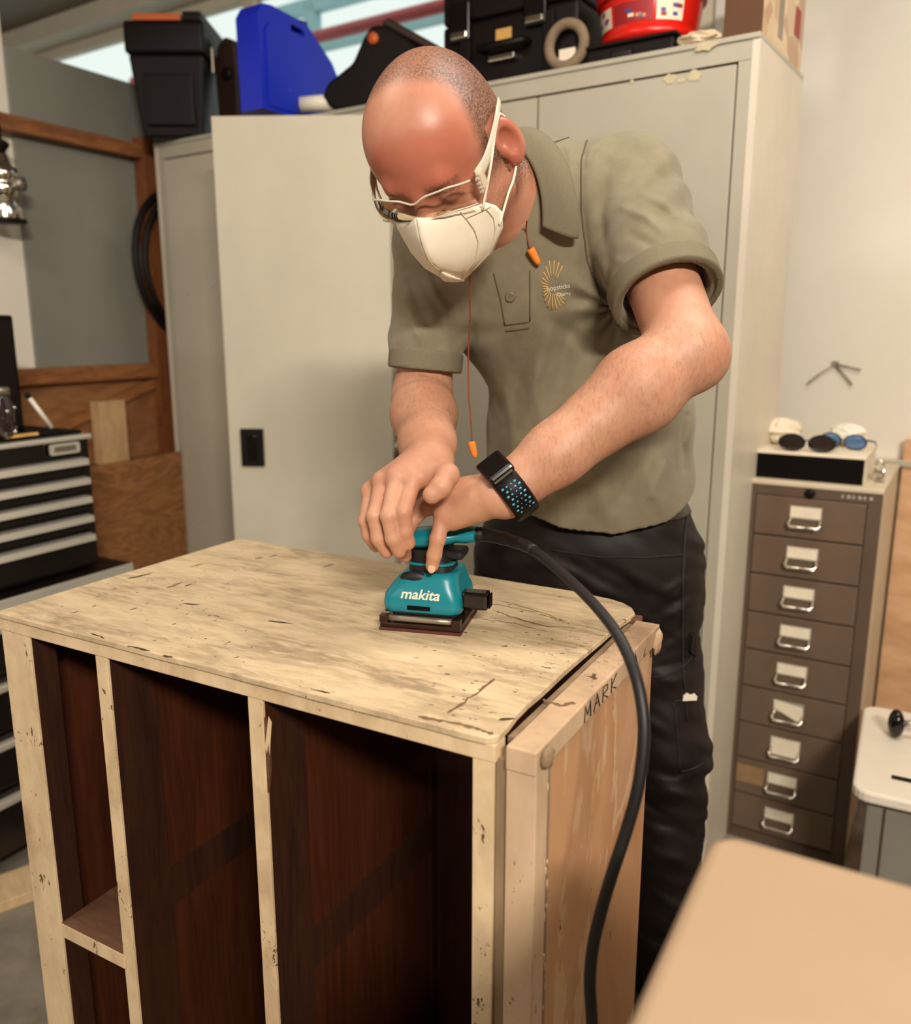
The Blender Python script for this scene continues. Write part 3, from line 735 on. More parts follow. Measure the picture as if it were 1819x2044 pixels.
# leaning plywood and the white-topped machine at the right edge
t = tag(MB().box(-.45, .45, 0, .018, 0, 1.05, .002).build('leaning_plywood', 'ply_light'), 'pale pinkish plywood sheet leaning at the right edge behind the machine', 'plywood')
q = fcab(.768, .452, 0); t.location = (q[0], q[1], 0.0); t.rotation_euler = (RZ(-1.2), 0, AF)
q = P(1712, 1572, 1.72)
AMC = RZ(-28)
t = thing('machine_cabinet', 'grey machine cabinet with a white rounded top in the right corner', 'machine', (q[0], q[1], 0), AMC)
mz = float(q[2])
MB().box(.02, .6, .015, .42, 0, mz - .026, .004).build('body', 'grey_body', t)
MB().box(.052, .056, .011, .0149, .02, mz - .04).build('seam', 'drawer_frame', t)
m = MB(); m.prism([(x + .3, y + .215) for x, y in rrect(.31, .225, .035)], mz - .025, mz); o = m.build('top', 'white_plastic', t); add_mod(o, 'BEVEL', width=.006, segments=2)
MB().box(.24, .6, .29, .43, mz + .0005, mz + .03, .008).build('raised_deck', 'white_plastic', t)
MB().box(.06, .10, .07, .082, mz + .0005, mz + .004, .001).build('scratch_plate', 'black', t)
t = thing('hand_tool', 'tool with glossy black rounded handle lying on the white machine top', 'tool', tuple(atz(1786, 1472, mz + .0005)), AMC + RZ(12))
MB().ellipsoid((0, 0, .034), (.017, .024, .0335), 18, 12).build('handle', 'black_gloss', t)
MB().tube([(.01, 0, .036), (.06, 0, .036)], .008, 12).build('shaft', 'chrome', t)
MB().box(.06, .2, -.02, .02, 0.0, .06, .006).build('body', 'blue', t)

# ================================================================== table corner in the near foreground
AT = RZ(-29.1)
q = P(1425, 1652, 0.62)
t = thing('table', 'out of focus tan table top with rounded corner in the near foreground', 'table', (q[0], q[1], 0.0), AT)
tz = float(q[2])
m = MB(); m.prism([(x + .5, y - .3) for x, y in rrect(.5, .3, .022, 6)], tz - .03, tz); o = m.build('top', 'chair_tan', t); add_mod(o, 'BEVEL', width=.009, segments=3)
for x in (.06, .94):
    for y in (-.06, -.54):
        MB().box(x - .022, x + .022, y - .022, y + .022, 0.0, tz - .0305, .003).build('leg', 'pine_pale', t)
for y in (-.06, -.54): MB().box(.083, .917, y - .01, y + .01, tz - .1, tz - .0305).build('apron', 'pine_pale', t)
for x in (.06, .94): MB().box(x - .01, x + .01, -.517, -.083, tz - .1, tz - .0305).build('apron', 'pine_pale', t)
# ================================================================== the stripped furniture carcass
AFU = RZ(-29.1)
FU0 = np.array([-0.6587, 1.1733, 0.0]); fa = np.array([math.cos(AFU), math.sin(AFU), 0]); fb = np.array([-fa[1], fa[0], 0])
def fur(u, v, z): return FU0 + fa * u + fb * v + np.array([0, 0, z])
def fur_top(px, py, z=0.95):
    q = atz(px, py, z); return float((q - FU0) @ fa), float((q - FU0) @ fb)
FW, FD, FZ = 0.8014, 0.494, 0.95
BD = 0.405   # depth of the compartments
def worn_paint(name, base, dirt, chip, streak=(1, 1, 1), chip_t=0.66, grime=0.5):
    n = NT(name)
    v = n.mapping(streak)
    f1 = n.noise(5, 6, 0.62, v, 0.6); f2 = n.noise(26, 5, 0.65, v, 0.3)
    c = n.ramp(f1, [(0.34, srgb(*dirt)), (0.62, srgb(*base))])
    c = n.mix(n.math('MULTIPLY', n.ramp(f2, [(0.42, BW(0)), (0.62, BW(1))]), grime), c, srgb(*[min(255, int(x * 1.06)) for x in base]))
    ch = n.noise(48, 4, 0.75, n.mapping((streak[0] * 1.0, streak[1] * 1.0, streak[2])), 0.5)
    g = n.noise(4.5, 3, 0.5)
    cm = n.ramp(n.math('ADD', ch, n.math('MULTIPLY', n.math('SUBTRACT', g, 0.5), 0.35)), [(chip_t, BW(0)), (chip_t + 0.02, BW(1))])
    sp = n.ramp(n.math('ADD', n.noise(150, 3, .7), n.math('MULTIPLY', n.math('SUBTRACT', g, .5), .25)), [(.685, BW(0)), (.705, BW(1))])
    c = n.mix(n.math('MULTIPLY', sp, .75), c, srgb(*[int(x * 1.25) for x in chip]))
    n.color(n.mix(cm, c, srgb(*chip)))
    n.bump(n.math('SUBTRACT', f2, n.math('MULTIPLY', cm, 0.8)), 0.25, 0.001)
    return n.set(0.6)
M['paint_top'] = worn_paint('sanded_cream_top', (212, 188, 150), (158, 136, 106), (84, 60, 36), (.8, 3.2, 1), 0.672, 0.7)
M['paint_edge'] = worn_paint('cream_painted_edge', (226, 200, 160), (188, 158, 120), (92, 64, 40), (1, 1, .5), 0.652, 0.5)
M['paint_side'] = worn_paint('cream_painted_board', (204, 174, 140), (164, 134, 104), (96, 70, 48), (1, 1, .35), 0.665, 0.5)
M['old_grey_edge'] = plain('grimy_bare_edge', (140, 116, 88), 0.8, var=0.25, scale=30, stretch=(1, 1, .2))
M['dark_wood'] = wood('dark_stained_wood', (34, 15, 7), (68, 34, 15), 5, (5, 5, .6), 0.55)
M['red_wood'] = wood('red_brown_panel', (48, 19, 7), (86, 40, 17), 4, (6, 6, .4), 0.5)
M['shelf_wood'] = wood('worn_brown_shelf', (82, 52, 34), (118, 80, 56), 6, (1, 4, 4), 0.7)
# bare ply side with pale glue and paint drips
n = NT('bare_ply_side'); base = n.ramp(n.noise(5, 6, .6, n.mapping((1, 1, .35)), .4), [(.3, srgb(166, 118, 78)), (.7, srgb(202, 154, 110))])
dr = n.noise(3.4, 6, .6, n.mapping((1, 1.5, .45)), .9); e = n.math('ABSOLUTE', n.math('SUBTRACT', dr, .52))
line = n.ramp(e, [(0.0, BW(1)), (.02, BW(.75)), (.034, BW(0))])
wash = n.ramp(dr, [(.50, BW(0)), (.64, BW(.36))])
c = n.mix(wash, base, srgb(216, 182, 146)); c = n.mix(n.math('MULTIPLY', line, .4), c, srgb(222, 194, 160))
sp = n.ramp(n.noise(34, 3, .7, n.mapping((1, 1, .5))), [(.70, BW(0)), (.73, BW(1))]); n.color(n.mix(sp, c, srgb(96, 62, 40)))
n.bump(n.noise(60, 4, .6), .12, .001); M['ply_side'] = n.set(.7)

fu = thing('furniture_carcass', 'old chest of drawers carcass with sanded cream top, drawers removed', 'furniture', tuple(FU0), AFU)
# top board with a ragged right end
random.seed(11)
poly = [(-.004, -.005)]
poly += [(x, -.005 - .0012 * random.random()) for x in np.linspace(.05, FW - .01, 24)]
edge = [(997, 1468), (1016, 1448), (1034, 1424), (1056, 1402), (1078, 1384), (1098, 1366), (1120, 1345), (1146, 1322), (1172, 1300), (1200, 1277), (1226, 1254), (1250, 1236), (1268, 1224), (1262, 1213), (1244, 1203), (1222, 1196)]
poly += [fur_top(px, py) for px, py in edge]
poly += [(x, FD + .002 * random.random()) for x in np.linspace(FW - .11, .02, 20)] + [(-.004, FD)]
m = MB(); m.prism(poly, FZ - .008, FZ); top = m.build('top_board', 'paint_top', fu); add_mod(top, 'BEVEL', width=.0012, segments=2, limit_method='ANGLE')
MB().box(-.003, FW - .001, -.002, .022, FZ - .0275, FZ - .0082, .0015).build('front_rail', 'paint_edge', fu)
MB().box(-.003, .015, .0222, FD - .002, FZ - .0275, FZ - .0082, .001).build('side_rail', 'paint_edge', fu)
MB().box(.02, FW - .02, FD - .022, FD - .002, FZ - .0275, FZ - .0082, .001).build('back_rail', 'dark_wood', fu)
# posts and dividers: painted front edge on dark wood
def post(u0, u1, depth, z0, z1, nm, skew=0.0):
    o = MB().box(u0, u1, .0035, depth, z0, z1).build(nm, 'dark_wood', fu)
    MB().box(u0 - .0006, u1 + .0006, -.001, .0034, z0, z1, .0008).build('painted_edge', 'paint_edge', o)
    return o
ZT = FZ - .028
post(.0, .061, .04, 0, ZT, 'corner_post')
post(.2026, .2242, .075, .0, ZT, 'divider_post')
post(.472, .4936, .075, .0, ZT, 'divider_post')
post(.775, .798, .06, 0, ZT, 'corner_post')
for u in (.2026, .472):
    MB().box(u + .005, u + .0165, .0755, BD - .02, .02, ZT - .002).build('divider_panel', 'red_wood', fu)
    MB().box(u + .0166, u + .0216, .0755, BD - .02, .50, .56).build('divider_rail', 'dark_wood', fu)
    MB().box(u + .0, u + .0216, BD - .0195, BD - .001, .02, ZT - .002).build('rear_post', 'dark_wood', fu)
# back made of upright boards
ub = np.linspace(.012, .806, 8)
for i in range(7):
    MB().box(ub[i] + .0002, ub[i + 1] - .0002, BD + .001 * (i % 2), BD + .0135, .01, ZT - .003).build('back_plank', 'red_wood', fu)
MB().box(-.002, .012, .0405, FD - .0, .0, ZT).build('side_board', 'paint_edge', fu)
MB().box(.0125, .016, .0405, BD - .002, .0, ZT - .002).build('side_lining', 'red_wood', fu)
MB().box(.0613, .2023, .0, .30, .437, .459, .001).build('shelf', 'shelf_wood', fu)
MB().box(.0613, .2023, -.0018, -.0003, .4365, .4595, .0006).build('shelf_edge', 'paint_edge', fu)
MB().box(.0165, .2, BD - .03, BD - .001, .46, .50).build('shelf_batten', 'dark_wood', fu)
MB().box(.062, .774, .02, BD - .001, .06, .08).build('bottom_board', 'dark_wood', fu)
# splintered bit on the second divider
m = MB(); m.add([(.4945, -.0008, .862), (.503, -.0012, .905), (.5065, .0, .897), (.4985, .001, .845)], [(0, 1, 2, 3), (3, 2, 1, 0)]); m.build('splinter', 'paint_edge', fu)
m = MB(); m.prism([(.494, .80), (.499, .83), (.5, .88), (.4945, .90)], 0, .004, M_=Matrix(((1, 0, 0, 0), (0, 0, 1, 0), (0, 1, 0, 0), (0, 0, 0, 1)))); m.build('torn_edge', 'shelf_wood', fu)
# right-hand side: gap strip, front board, top rail with writing, ply panel
MB().box(.7985, .811, .004, .03, 0, ZT + .004).build('gap_strip', 'old_grey_edge', fu)
sb = MB().box(.8118, .845, .0, .030, 0, FZ - .0315, .0015).build('side_stile', 'paint_side', fu)
RL = .424
m = MB(); m.box(.8118, .8455, -.002, RL, FZ - .031, FZ - .005, .002); rail = m.build('side_rail', 'paint_side', fu)
MB().box(.799, .8117, .0305, RL, FZ - .06, FZ - .012).build('side_batten', 'old_grey_edge', fu)
MB().box(.826, .838, .0305, RL - .004, .0, FZ - .0315).build('ply_panel', 'ply_side', fu)
MB().box(.799, .845, RL - .028, RL - .0042, .0, FZ - .0315, .001).build('rear_stile', 'paint_side', fu) if False else None
MB().box(.8385, .8445, .031, .038, .0, FZ - .033, .001).build('glue_line', 'old_grey_edge', fu)
MB().box(.79, .815, RL + .001, RL + .022, FZ - .05, FZ - .004, .003).build('corner_block', 'shelf_wood', fu)
# handwriting on the rail: the word in tall pencil-stroke capitals
M['pencil'] = plain('dark_crayon', (74, 52, 38), .9, var=.2)
def strokes_on_rail(word, v0, v1, zc, hh):
    G = {'M': [[(0, 0), (.1, 1), (.5, .3), (.9, 1), (1, 0)]], 'A': [[(0, 0), (.5, 1), (1, 0)], [(.2, .4), (.8, .4)]],
         'R': [[(0, 0), (0, 1), (.8, .9), (.8, .6), (0, .5), (.9, 0)]], 'K': [[(0, 0), (0, 1)], [(.9, 1), (0, .45), (.9, 0)]]}
    st = (v1 - v0) / len(word); m = MB()
    for i, ch in enumerate(word):
        for s_ in G[ch]:
            m.tube([(.8459, v0 + st * (i + .12 + .66 * x), zc - hh / 2 + hh * y) for x, y in s_], .0009, 6)
    return m.build('handwriting', 'pencil', rail)
strokes_on_rail('MARK', .125, .245, FZ - .0185, .019)
strokes_on_rail('A', .30, .325, FZ - .017, .013)
# dried lumps of filler
def lump(c, r, seed, mat='old_grey_edge'):
    rs = np.random.RandomState(seed); m = MB(); m.ellipsoid(c, r, 14, 9)
    m.v = [tuple(np.asarray(c) + (np.asarray(p) - c) * (1 + .35 * (rs.rand() - .5))) for p in m.v]
    o = m.build('filler_lump', mat, fu); return o
lump((.849, .016, FZ - .016), (.006, .012, .012), 2)
lump((.848, RL - .018, FZ - .024), (.006, .014, .018), 5, 'paint_side')
rs = np.random.RandomState(7); m = MB()
for i in range(60):
    m.ellipsoid((.8405 + .004 * rs.rand(), .031 + .006 * rs.rand(), .25 + .66 * rs.rand()), (.0018, .002, .003 + .004 * rs.rand()), 6, 4)
o = m.build('filler_crumbs', 'paint_edge', fu); o['kind'] = 'stuff'
# chips, scars and cracks in the paint of the top, each a thin dark flake bed
M['chip_dark'] = plain('exposed_dark_wood', (72, 50, 30), .8, var=.3, scale=60)
M['chip_brown'] = plain('exposed_brown_wood', (116, 88, 58), .8, var=.3, scale=60)
def chip_poly(px, py, lx, ly, ang, seed, n=9):
    rs = np.random.RandomState(seed); u0, v0 = fur_top(px, py); out = []
    ca, sa = math.cos(ang), math.sin(ang)
    for i in range(n):
        a = 2 * math.pi * i / n; r = .45 + .55 * rs.rand(); x, y = lx * r * math.cos(a), ly * r * math.sin(a)
        out.append((u0 + x * ca - y * sa, v0 + x * sa + y * ca))
    return out
big = MB(); rs = np.random.RandomState(21)
def scar(px, py, L_, W_, angdeg): big.prism(chip_poly(px, py, L_, W_, RZ(angdeg), rs.randint(9999)), FZ - .0004, FZ + .00025)
for a in ((275, 1151, .022, .0045, 75), (292, 1147, .018, .004, 80), (345, 1170, .014, .003, 78), (356, 1165, .012, .0025, 80), (376, 1168, .013, .003, 80), (394, 1128, .016, .0025, 80),
          (519, 1114, .009, .004, 60), (545, 1110, .014, .0018, 80), (655, 1129, .016, .0025, 80), (228, 1176, .006, .002, 80), (268, 1215, .008, .0022, 80), (188, 1210, .006, .002, 80), (150, 1222, .009, .0015, 80),
          (380, 1206, .022, .0035, 15), (560, 1242, .022, .004, 10), (1008, 1290, .006, .0022, 30), (1012, 1435, .01, .004, 40)): scar(*a)
for i in range(70):
    px, py = rs.uniform(60, 520), rs.uniform(1130, 1330)
    u, v = fur_top(px, py)
    if .02 < u < .75 and .02 < v < .47: scar(px, py, rs.uniform(.0012, .004), rs.uniform(.0006, .0014), rs.uniform(60, 95))
for i in range(80):
    px, py = rs.uniform(820, 1240), rs.uniform(1190, 1455)
    u, v = fur_top(px, py)
    if .3 < u < .775 and .012 < v < .47: scar(px, py, rs.uniform(.0015, .005), rs.uniform(.0006, .0014), rs.uniform(-10, 30))
o = big.build('paint_chips', 'chip_dark', fu); o['kind'] = 'stuff'
# worn bare strips along the front edge and long cracks
def top_strip(pts, w, mat, nm, seed=0):
    rs = np.random.RandomState(seed); uv = [fur_top(*p) for p in pts]; L_, R_ = [], []
    for i in range(len(uv)):
        a = np.array(uv[max(i - 1, 0)]); b = np.array(uv[min(i + 1, len(uv) - 1)]); t_ = nrm(np.append(b - a, 0))[:2]; nn = np.array([-t_[1], t_[0]])
        k = w * (.35 + .9 * rs.rand()) * (0.3 if i in (0, len(uv) - 1) else 1)
        L_.append(tuple(np.array(uv[i]) + nn * k)); R_.append(tuple(np.array(uv[i]) - nn * k))
    m = MB(); m.prism(L_ + R_[::-1], FZ - .0004, FZ + .0003); return m.build(nm, mat, fu)
def dense(pts, k=5, jit=2.0, seed=0):
    rs = np.random.RandomState(seed); out = []
    for i in range(len(pts) - 1):
        for j in range(k):
            t_ = j / k; out.append((pts[i][0] * (1 - t_) + pts[i + 1][0] * t_ + rs.uniform(-jit, jit), pts[i][1] * (1 - t_) + pts[i + 1][1] * t_ + rs.uniform(-jit, jit)))
    return out + [pts[-1]]
top_strip(dense([(893, 1423), (922, 1405), (955, 1380), (988, 1355)], 5, 2), .0022, 'chip_brown', 'long_crack', 3)
top_strip(dense([(835, 1430), (870, 1437), (915, 1444), (955, 1455), (985, 1466)], 5, 1.2), .0028, 'chip_brown', 'worn_edge', 4)
for sd, pts in enumerate((((985, 1218), (1050, 1240), (1100, 1252)), ((1000, 1200), (1060, 1215), (1130, 1240)), ((1010, 1230), (1090, 1250), (1150, 1254)), ((960, 1235), (1030, 1245), (1095, 1262)), ((975, 1205), (1020, 1212), (1075, 1222)), ((1080, 1225), (1120, 1240), (1138, 1246)))):
    top_strip(dense(pts, 6, 1.2, sd), .0009, 'chip_brown', 'crackle', sd)
for sd, pts in enumerate((((180, 1264), (200, 1270), (208, 1275)), ((255, 1289), (300, 1300)), ((620, 1376), (660, 1384)), ((325, 1308), (345, 1312)))):
    top_strip(dense(pts, 4, 1.0, sd), .0018, 'chip_dark', 'worn_edge', sd + 9)
top_strip(dense([(1085, 1390), (1105, 1396), (1125, 1400), (1150, 1396)], 4, 2.5, 2), .0035, 'chip_brown', 'gouge', 6).location.z = -.005

# ================================================================== finishing sander
ASD = RZ(-13.5)
SA0 = np.array([-0.036, 1.134, FZ + .0006])
sd = thing('palm_sander', 'teal and black electric palm sander working on the cream top', 'sander', tuple(SA0), ASD)
M['teal'] = plain('teal_plastic', (10, 122, 134), 0.34, var=0.05)
M['rubber'] = plain('black_rubber', (17, 11, 9), 0.5, var=0.15, scale=60, bump=.1)
M['pad_metal'] = plain('worn_dark_plate', (58, 36, 28), 0.3, 0.6, var=0.3, scale=30)
M['sandpaper'] = plain('red_brown_abrasive', (84, 38, 28), 0.9, var=0.2, scale=200)
MB().box(-.057, .057, -.054, .054, 0.0, .0035, .001).build('sandpaper', 'sandpaper', sd)
MB().box(-.056, .056, -.052, .052, .0036, .011, .002).build('base_plate', 'pad_metal', sd)
for y in (-.048, .048):
    m = MB(); m.tube([(-.05, y, .0165), (-.02, y, .0165), (.02, y, .0165), (.05, y, .0165)], .0045, 10); m.build('clamp_bar', 'dull_metal', sd)
    for x in (-.05, .05): MB().box(x - .006, x + .006, y - .006, y + .006, .0112, .021, .001).build('clamp_lug', 'pad_metal', sd)
MB().box(-.042, .042, -.04, .04, .0112, .024, .004).build('pad_holder', 'rubber', sd)
# body lofted from rounded sections
def loft(secs, nm, mat, par, n=6):
    rows = []
    for (cx, cy, w, d, r, z) in secs:
        ring = [(cx + x, cy + y, z) for x, y in rrect(w, d, r, n)]; rows.append(ring + [ring[0]])
    m = MB(); m.grid(rows, True)
    k = len(rows[0]) - 1
    m.add(rows[0][:-1], [tuple(range(k - 1, -1, -1))]); m.add(rows[-1][:-1], [tuple(range(k))])
    o = m.build(nm, mat, par); return o
loft([(0, 0, .050, .046, .012, .024), (0, 0, .0535, .048, .014, .026), (0, 0, .0545, .049, .014, .036), (0, 0, .053, .048, .016, .048), (.002, 0, .047, .044, .018, .060), (.005, 0, .042, .040, .02, .070), (.008, 0, .038, .037, .02, .076), (.009, 0, .034, .034, .02, .078)], 'body', 'teal', sd)
MB().box(-.05, .05, -.0485, .0485, .0248, .0262, .001).build('lower_lip', 'rubber', sd)
MB().box(-.018, .014, -.0502, -.0485, .030, .036, .001).build('vent_slot', 'black_matt', sd)
loft([(.006, 0, .0315, .032, .018, .070), (.006, 0, .030, .031, .018, .085), (.004, 0, .0275, .029, .018, .100), (.002, 0, .029, .030, .018, .108)], 'neck', 'rubber', sd)
loft([(.007, 0, .0322, .0326, .018, .0875), (.007, 0, .0320, .0324, .018, .0905)], 'neck_band', 'teal', sd)
# switch boot at the front of the neck
m = MB(); m.ellipsoid((-.012, -.035, .070), (.020, .006, .010), 16, 8); m.build('switch_boot', 'rubber', sd)
# palm grip reaching backwards to the cable
rows = []
for t_ in np.linspace(0, 1, 9):
    x = -.036 + .102 * t_; k = math.sin(math.pi * min(1, max(.0, t_ * 1.1 + .12))) ** .5 if t_ < .8 else .62 - .4 * (t_ - .8)
    w = .033 * (k if t_ < .5 else max(k, .5)); hgt = .014 * (.5 + .5 * k)
    zc = .116 + .011 * t_
    ring = [(x, w * math.cos(a), zc + hgt * math.sin(a)) for a in np.linspace(0, 2 * math.pi, 25)]
    rows.append(ring)
m = MB(); m.grid(rows, True); m.add([rows[0][i] for i in range(24)], [tuple(range(23, -1, -1))]); m.add([rows[-1][i] for i in range(24)], [tuple(range(24))]); m.build('palm_grip', 'teal', sd)
m = MB(); m.box(-.02, .052, -.0205, .0205, .094, .1065, .006, 3); m.build('grip_underside', 'rubber', sd)
# dust port at the rear
m = MB(); m.box(.052, .088, -.03, -.006, .029, .053, .004, 2); o = m.build('dust_port', 'black_gloss', sd)
MB().box(.0885, .091, -.027, -.009, .032, .050, .001).build('dust_port_mouth', 'black_matt', o)
# lettering on the side of the body
v, f = text_mesh('makita', 0.28, 0.018)
xs_ = [p[0] for p in v]; sc = .054 / (max(xs_) - min(xs_))
m = MB(); m.add([(-.027 + (p[0] - min(xs_)) * sc, 0, p[1] * sc * .95) for p in v], f, False, Matrix.Translation((0, -.0488, .0455)) @ Matrix.Rotation(RZ(-4), 4, 'X'))
o = m.build('lettering', 'white_plastic', sd); add_mod(o, 'SOLIDIFY', thickness=.0012, offset=0)
# power cord
def smooth_path(ctrl, k=8):
    P_ = [np.asarray(p, float) for p in ctrl]; P_ = [2 * P_[0] - P_[1]] + P_ + [2 * P_[-1] - P_[-2]]; out = []
    for i in range(1, len(P_) - 2):
        for j in range(k):
            t_ = j / k; a, b, c, d = P_[i - 1], P_[i], P_[i + 1], P_[i + 2]
            out.append(.5 * ((2 * b) + (-a + c) * t_ + (2 * a - 5 * b + 4 * c - d) * t_ ** 2 + (-a + 3 * b - 3 * c + d) * t_ ** 3))
    out.append(P_[-2]); return out
def to_sd(p):
    d = np.asarray(p) - SA0; ca, sa = math.cos(ASD), math.sin(ASD); return (d[0] * ca + d[1] * sa, -d[0] * sa + d[1] * ca, d[2])
ctrl = [(945, 1066, 1.195), (985, 1070, 1.16), (1030, 1082, 1.10), (1066, 1099, 1.05), (1120, 1142, .985), (1185, 1205, .92), (1235, 1270, .875), (1268, 1345, .845), (1284, 1425, .83), (1284, 1500, .825), (1272, 1580, .825), (1250, 1660, .83), (1222, 1745, .835), (1200, 1820, .84), (1184, 1890, .845), (1178, 1960, .85), (1182, 2044, .85)]
W_ = [P(*c_) for c_ in ctrl]
W_ += [W_[-1] + np.array([.01, .0, -.15]), W_[-1] + np.array([.03, -.03, -.40]), np.array([W_[-1][0] + .06, W_[-1][1] - .08, .012]), np.array([W_[-1][0] + .35, W_[-1][1] - .2, .0075])]
path = smooth_path([(.058, 0, .1265), (.084, -.003, .1275)] + [to_sd(p) for p in W_[2:]], 8)
cord = MB().tube(path[16:], .0062, 12).build('power_cord', 'rubber', sd)
m = MB(); pp = path[:25]; m.tube(pp, [.0105 - .0035 * i / 24 + (.0006 if i % 4 < 2 else 0) for i in range(25)], 12); m.build('cord_sleeve', 'rubber', sd)
# ================================================================== distance-field modelling for the figure
class RC:      # tapered capsule, optionally flattened along n by factor fl
    def __init__(s, a, b, r1, r2, n=None, fl=1.0):
        s.a, s.b, s.r1, s.r2, s.fl = np.asarray(a, float), np.asarray(b, float), r1, r2, fl
        s.n = None if n is None else nrm(n)
    def box(s):
        r = max(s.r1, s.r2) * max(1, s.fl); return np.minimum(s.a, s.b) - r, np.maximum(s.a, s.b) + r
    def ev(s, X, Y, Z):
        ab = s.b - s.a; L2 = ab @ ab
        t = np.clip(((X - s.a[0]) * ab[0] + (Y - s.a[1]) * ab[1] + (Z - s.a[2]) * ab[2]) / L2, 0, 1)
        qx = X - s.a[0] - t * ab[0]; qy = Y - s.a[1] - t * ab[1]; qz = Z - s.a[2] - t * ab[2]
        d2 = qx * qx + qy * qy + qz * qz
        if s.n is not None:
            qn = qx * s.n[0] + qy * s.n[1] + qz * s.n[2]; d2 = d2 + qn * qn * (1 / s.fl ** 2 - 1)
        return np.sqrt(np.maximum(d2, 0)) - (s.r1 + (s.r2 - s.r1) * t)
class EL:      # ellipsoid with axes as rows
    def __init__(s, c, r, ax=None):
        s.c, s.r = np.asarray(c, float), np.asarray(r, float); s.ax = np.eye(3) if ax is None else np.asarray(ax, float)
    def box(s):
        e = np.sqrt(((s.ax * s.r[:, None]) ** 2).sum(0)); return s.c - e, s.c + e
    def ev(s, X, Y, Z):
        dx, dy, dz = X - s.c[0], Y - s.c[1], Z - s.c[2]; k0 = 0; k1 = 0
        for i in range(3):
            q = dx * s.ax[i, 0] + dy * s.ax[i, 1] + dz * s.ax[i, 2]
            k0 = k0 + (q / s.r[i]) ** 2; k1 = k1 + (q / s.r[i] ** 2) ** 2
        k0 = np.sqrt(k0); k1 = np.sqrt(k1) + 1e-9
        return k0 * (k0 - 1) / k1
class HS:      # half space, inside where (p-p0).n < 0
    def __init__(s, p0, n): s.p, s.n = np.asarray(p0, float), nrm(n)
    def box(s): return None
    def ev(s, X, Y, Z): return (X - s.p[0]) * s.n[0] + (Y - s.p[1]) * s.n[1] + (Z - s.p[2]) * s.n[2]

class Field:
    def __init__(s): s.ops = []
    def add(s, p, k=0.01): s.ops.append(('u', p, k)); return s
    def sub(s, p, k=0.004): s.ops.append(('s', p, k)); return s
    def cut(s, p, k=0.002): s.ops.append(('i', p, k)); return s
    def off(s, v): s.ops.append(('o', None, v)); return s
    def grid(s, lo, hi, vox):
        lo = np.asarray(lo, float); n = np.ceil((np.asarray(hi) - lo) / vox).astype(int) + 1
        ax = [(lo[i] + vox * np.arange(n[i])).astype(np.float32) for i in range(3)]
        D = np.full(n, 0.5, np.float32)
        for op, p, k in s.ops:
            if op == 'o': D -= k; continue
            b = p.box()
            if b is None: sl = (slice(0, n[0]), slice(0, n[1]), slice(0, n[2]))
            else:
                mg = max(0.03, 2.2 * k)
                i0 = np.clip(np.floor((b[0] - mg - lo) / vox).astype(int), 0, n); i1 = np.clip(np.ceil((b[1] + mg - lo) / vox).astype(int) + 1, 0, n)
                if (i1 <= i0).any(): continue
                sl = tuple(slice(i0[i], i1[i]) for i in range(3))
            X = ax[0][sl[0]][:, None, None]; Y = ax[1][sl[1]][None, :, None]; Z = ax[2][sl[2]][None, None, :]
            e = p.ev(X, Y, Z).astype(np.float32); a = D[sl]
            if op == 'u':
                h = np.clip(0.5 + 0.5 * (a - e) / k, 0, 1); D[sl] = a + (e - a) * h - k * h * (1 - h)
            else:
                if op == 's': e = -e
                h = np.clip(0.5 - 0.5 * (a - e) / k, 0, 1); D[sl] = a + (e - a) * h + k * h * (1 - h)
        return D, lo, vox
def vnoise(p, seed=0):
    """smooth value noise on points (n,3)"""
    i = np.floor(p).astype(np.int64); f = p - i; f = f * f * (3 - 2 * f); out = 0
    def hsh(a, b, c):
        h = (a * 374761393 + b * 668265263 + c * 2147483647 + seed * 144665) & 0xffffffff
        h = ((h ^ (h >> 13)) * 1274126177) & 0xffffffff
        return ((h ^ (h >> 16)) & 0xffff) / 65535.0
    for dx in (0, 1):
        for dy in (0, 1):
            for dz in (0, 1):
                w = (f[:, 0] if dx else 1 - f[:, 0]) * (f[:, 1] if dy else 1 - f[:, 1]) * (f[:, 2] if dz else 1 - f[:, 2])
                out = out + w * hsh(i[:, 0] + dx, i[:, 1] + dy, i[:, 2] + dz)
    return out
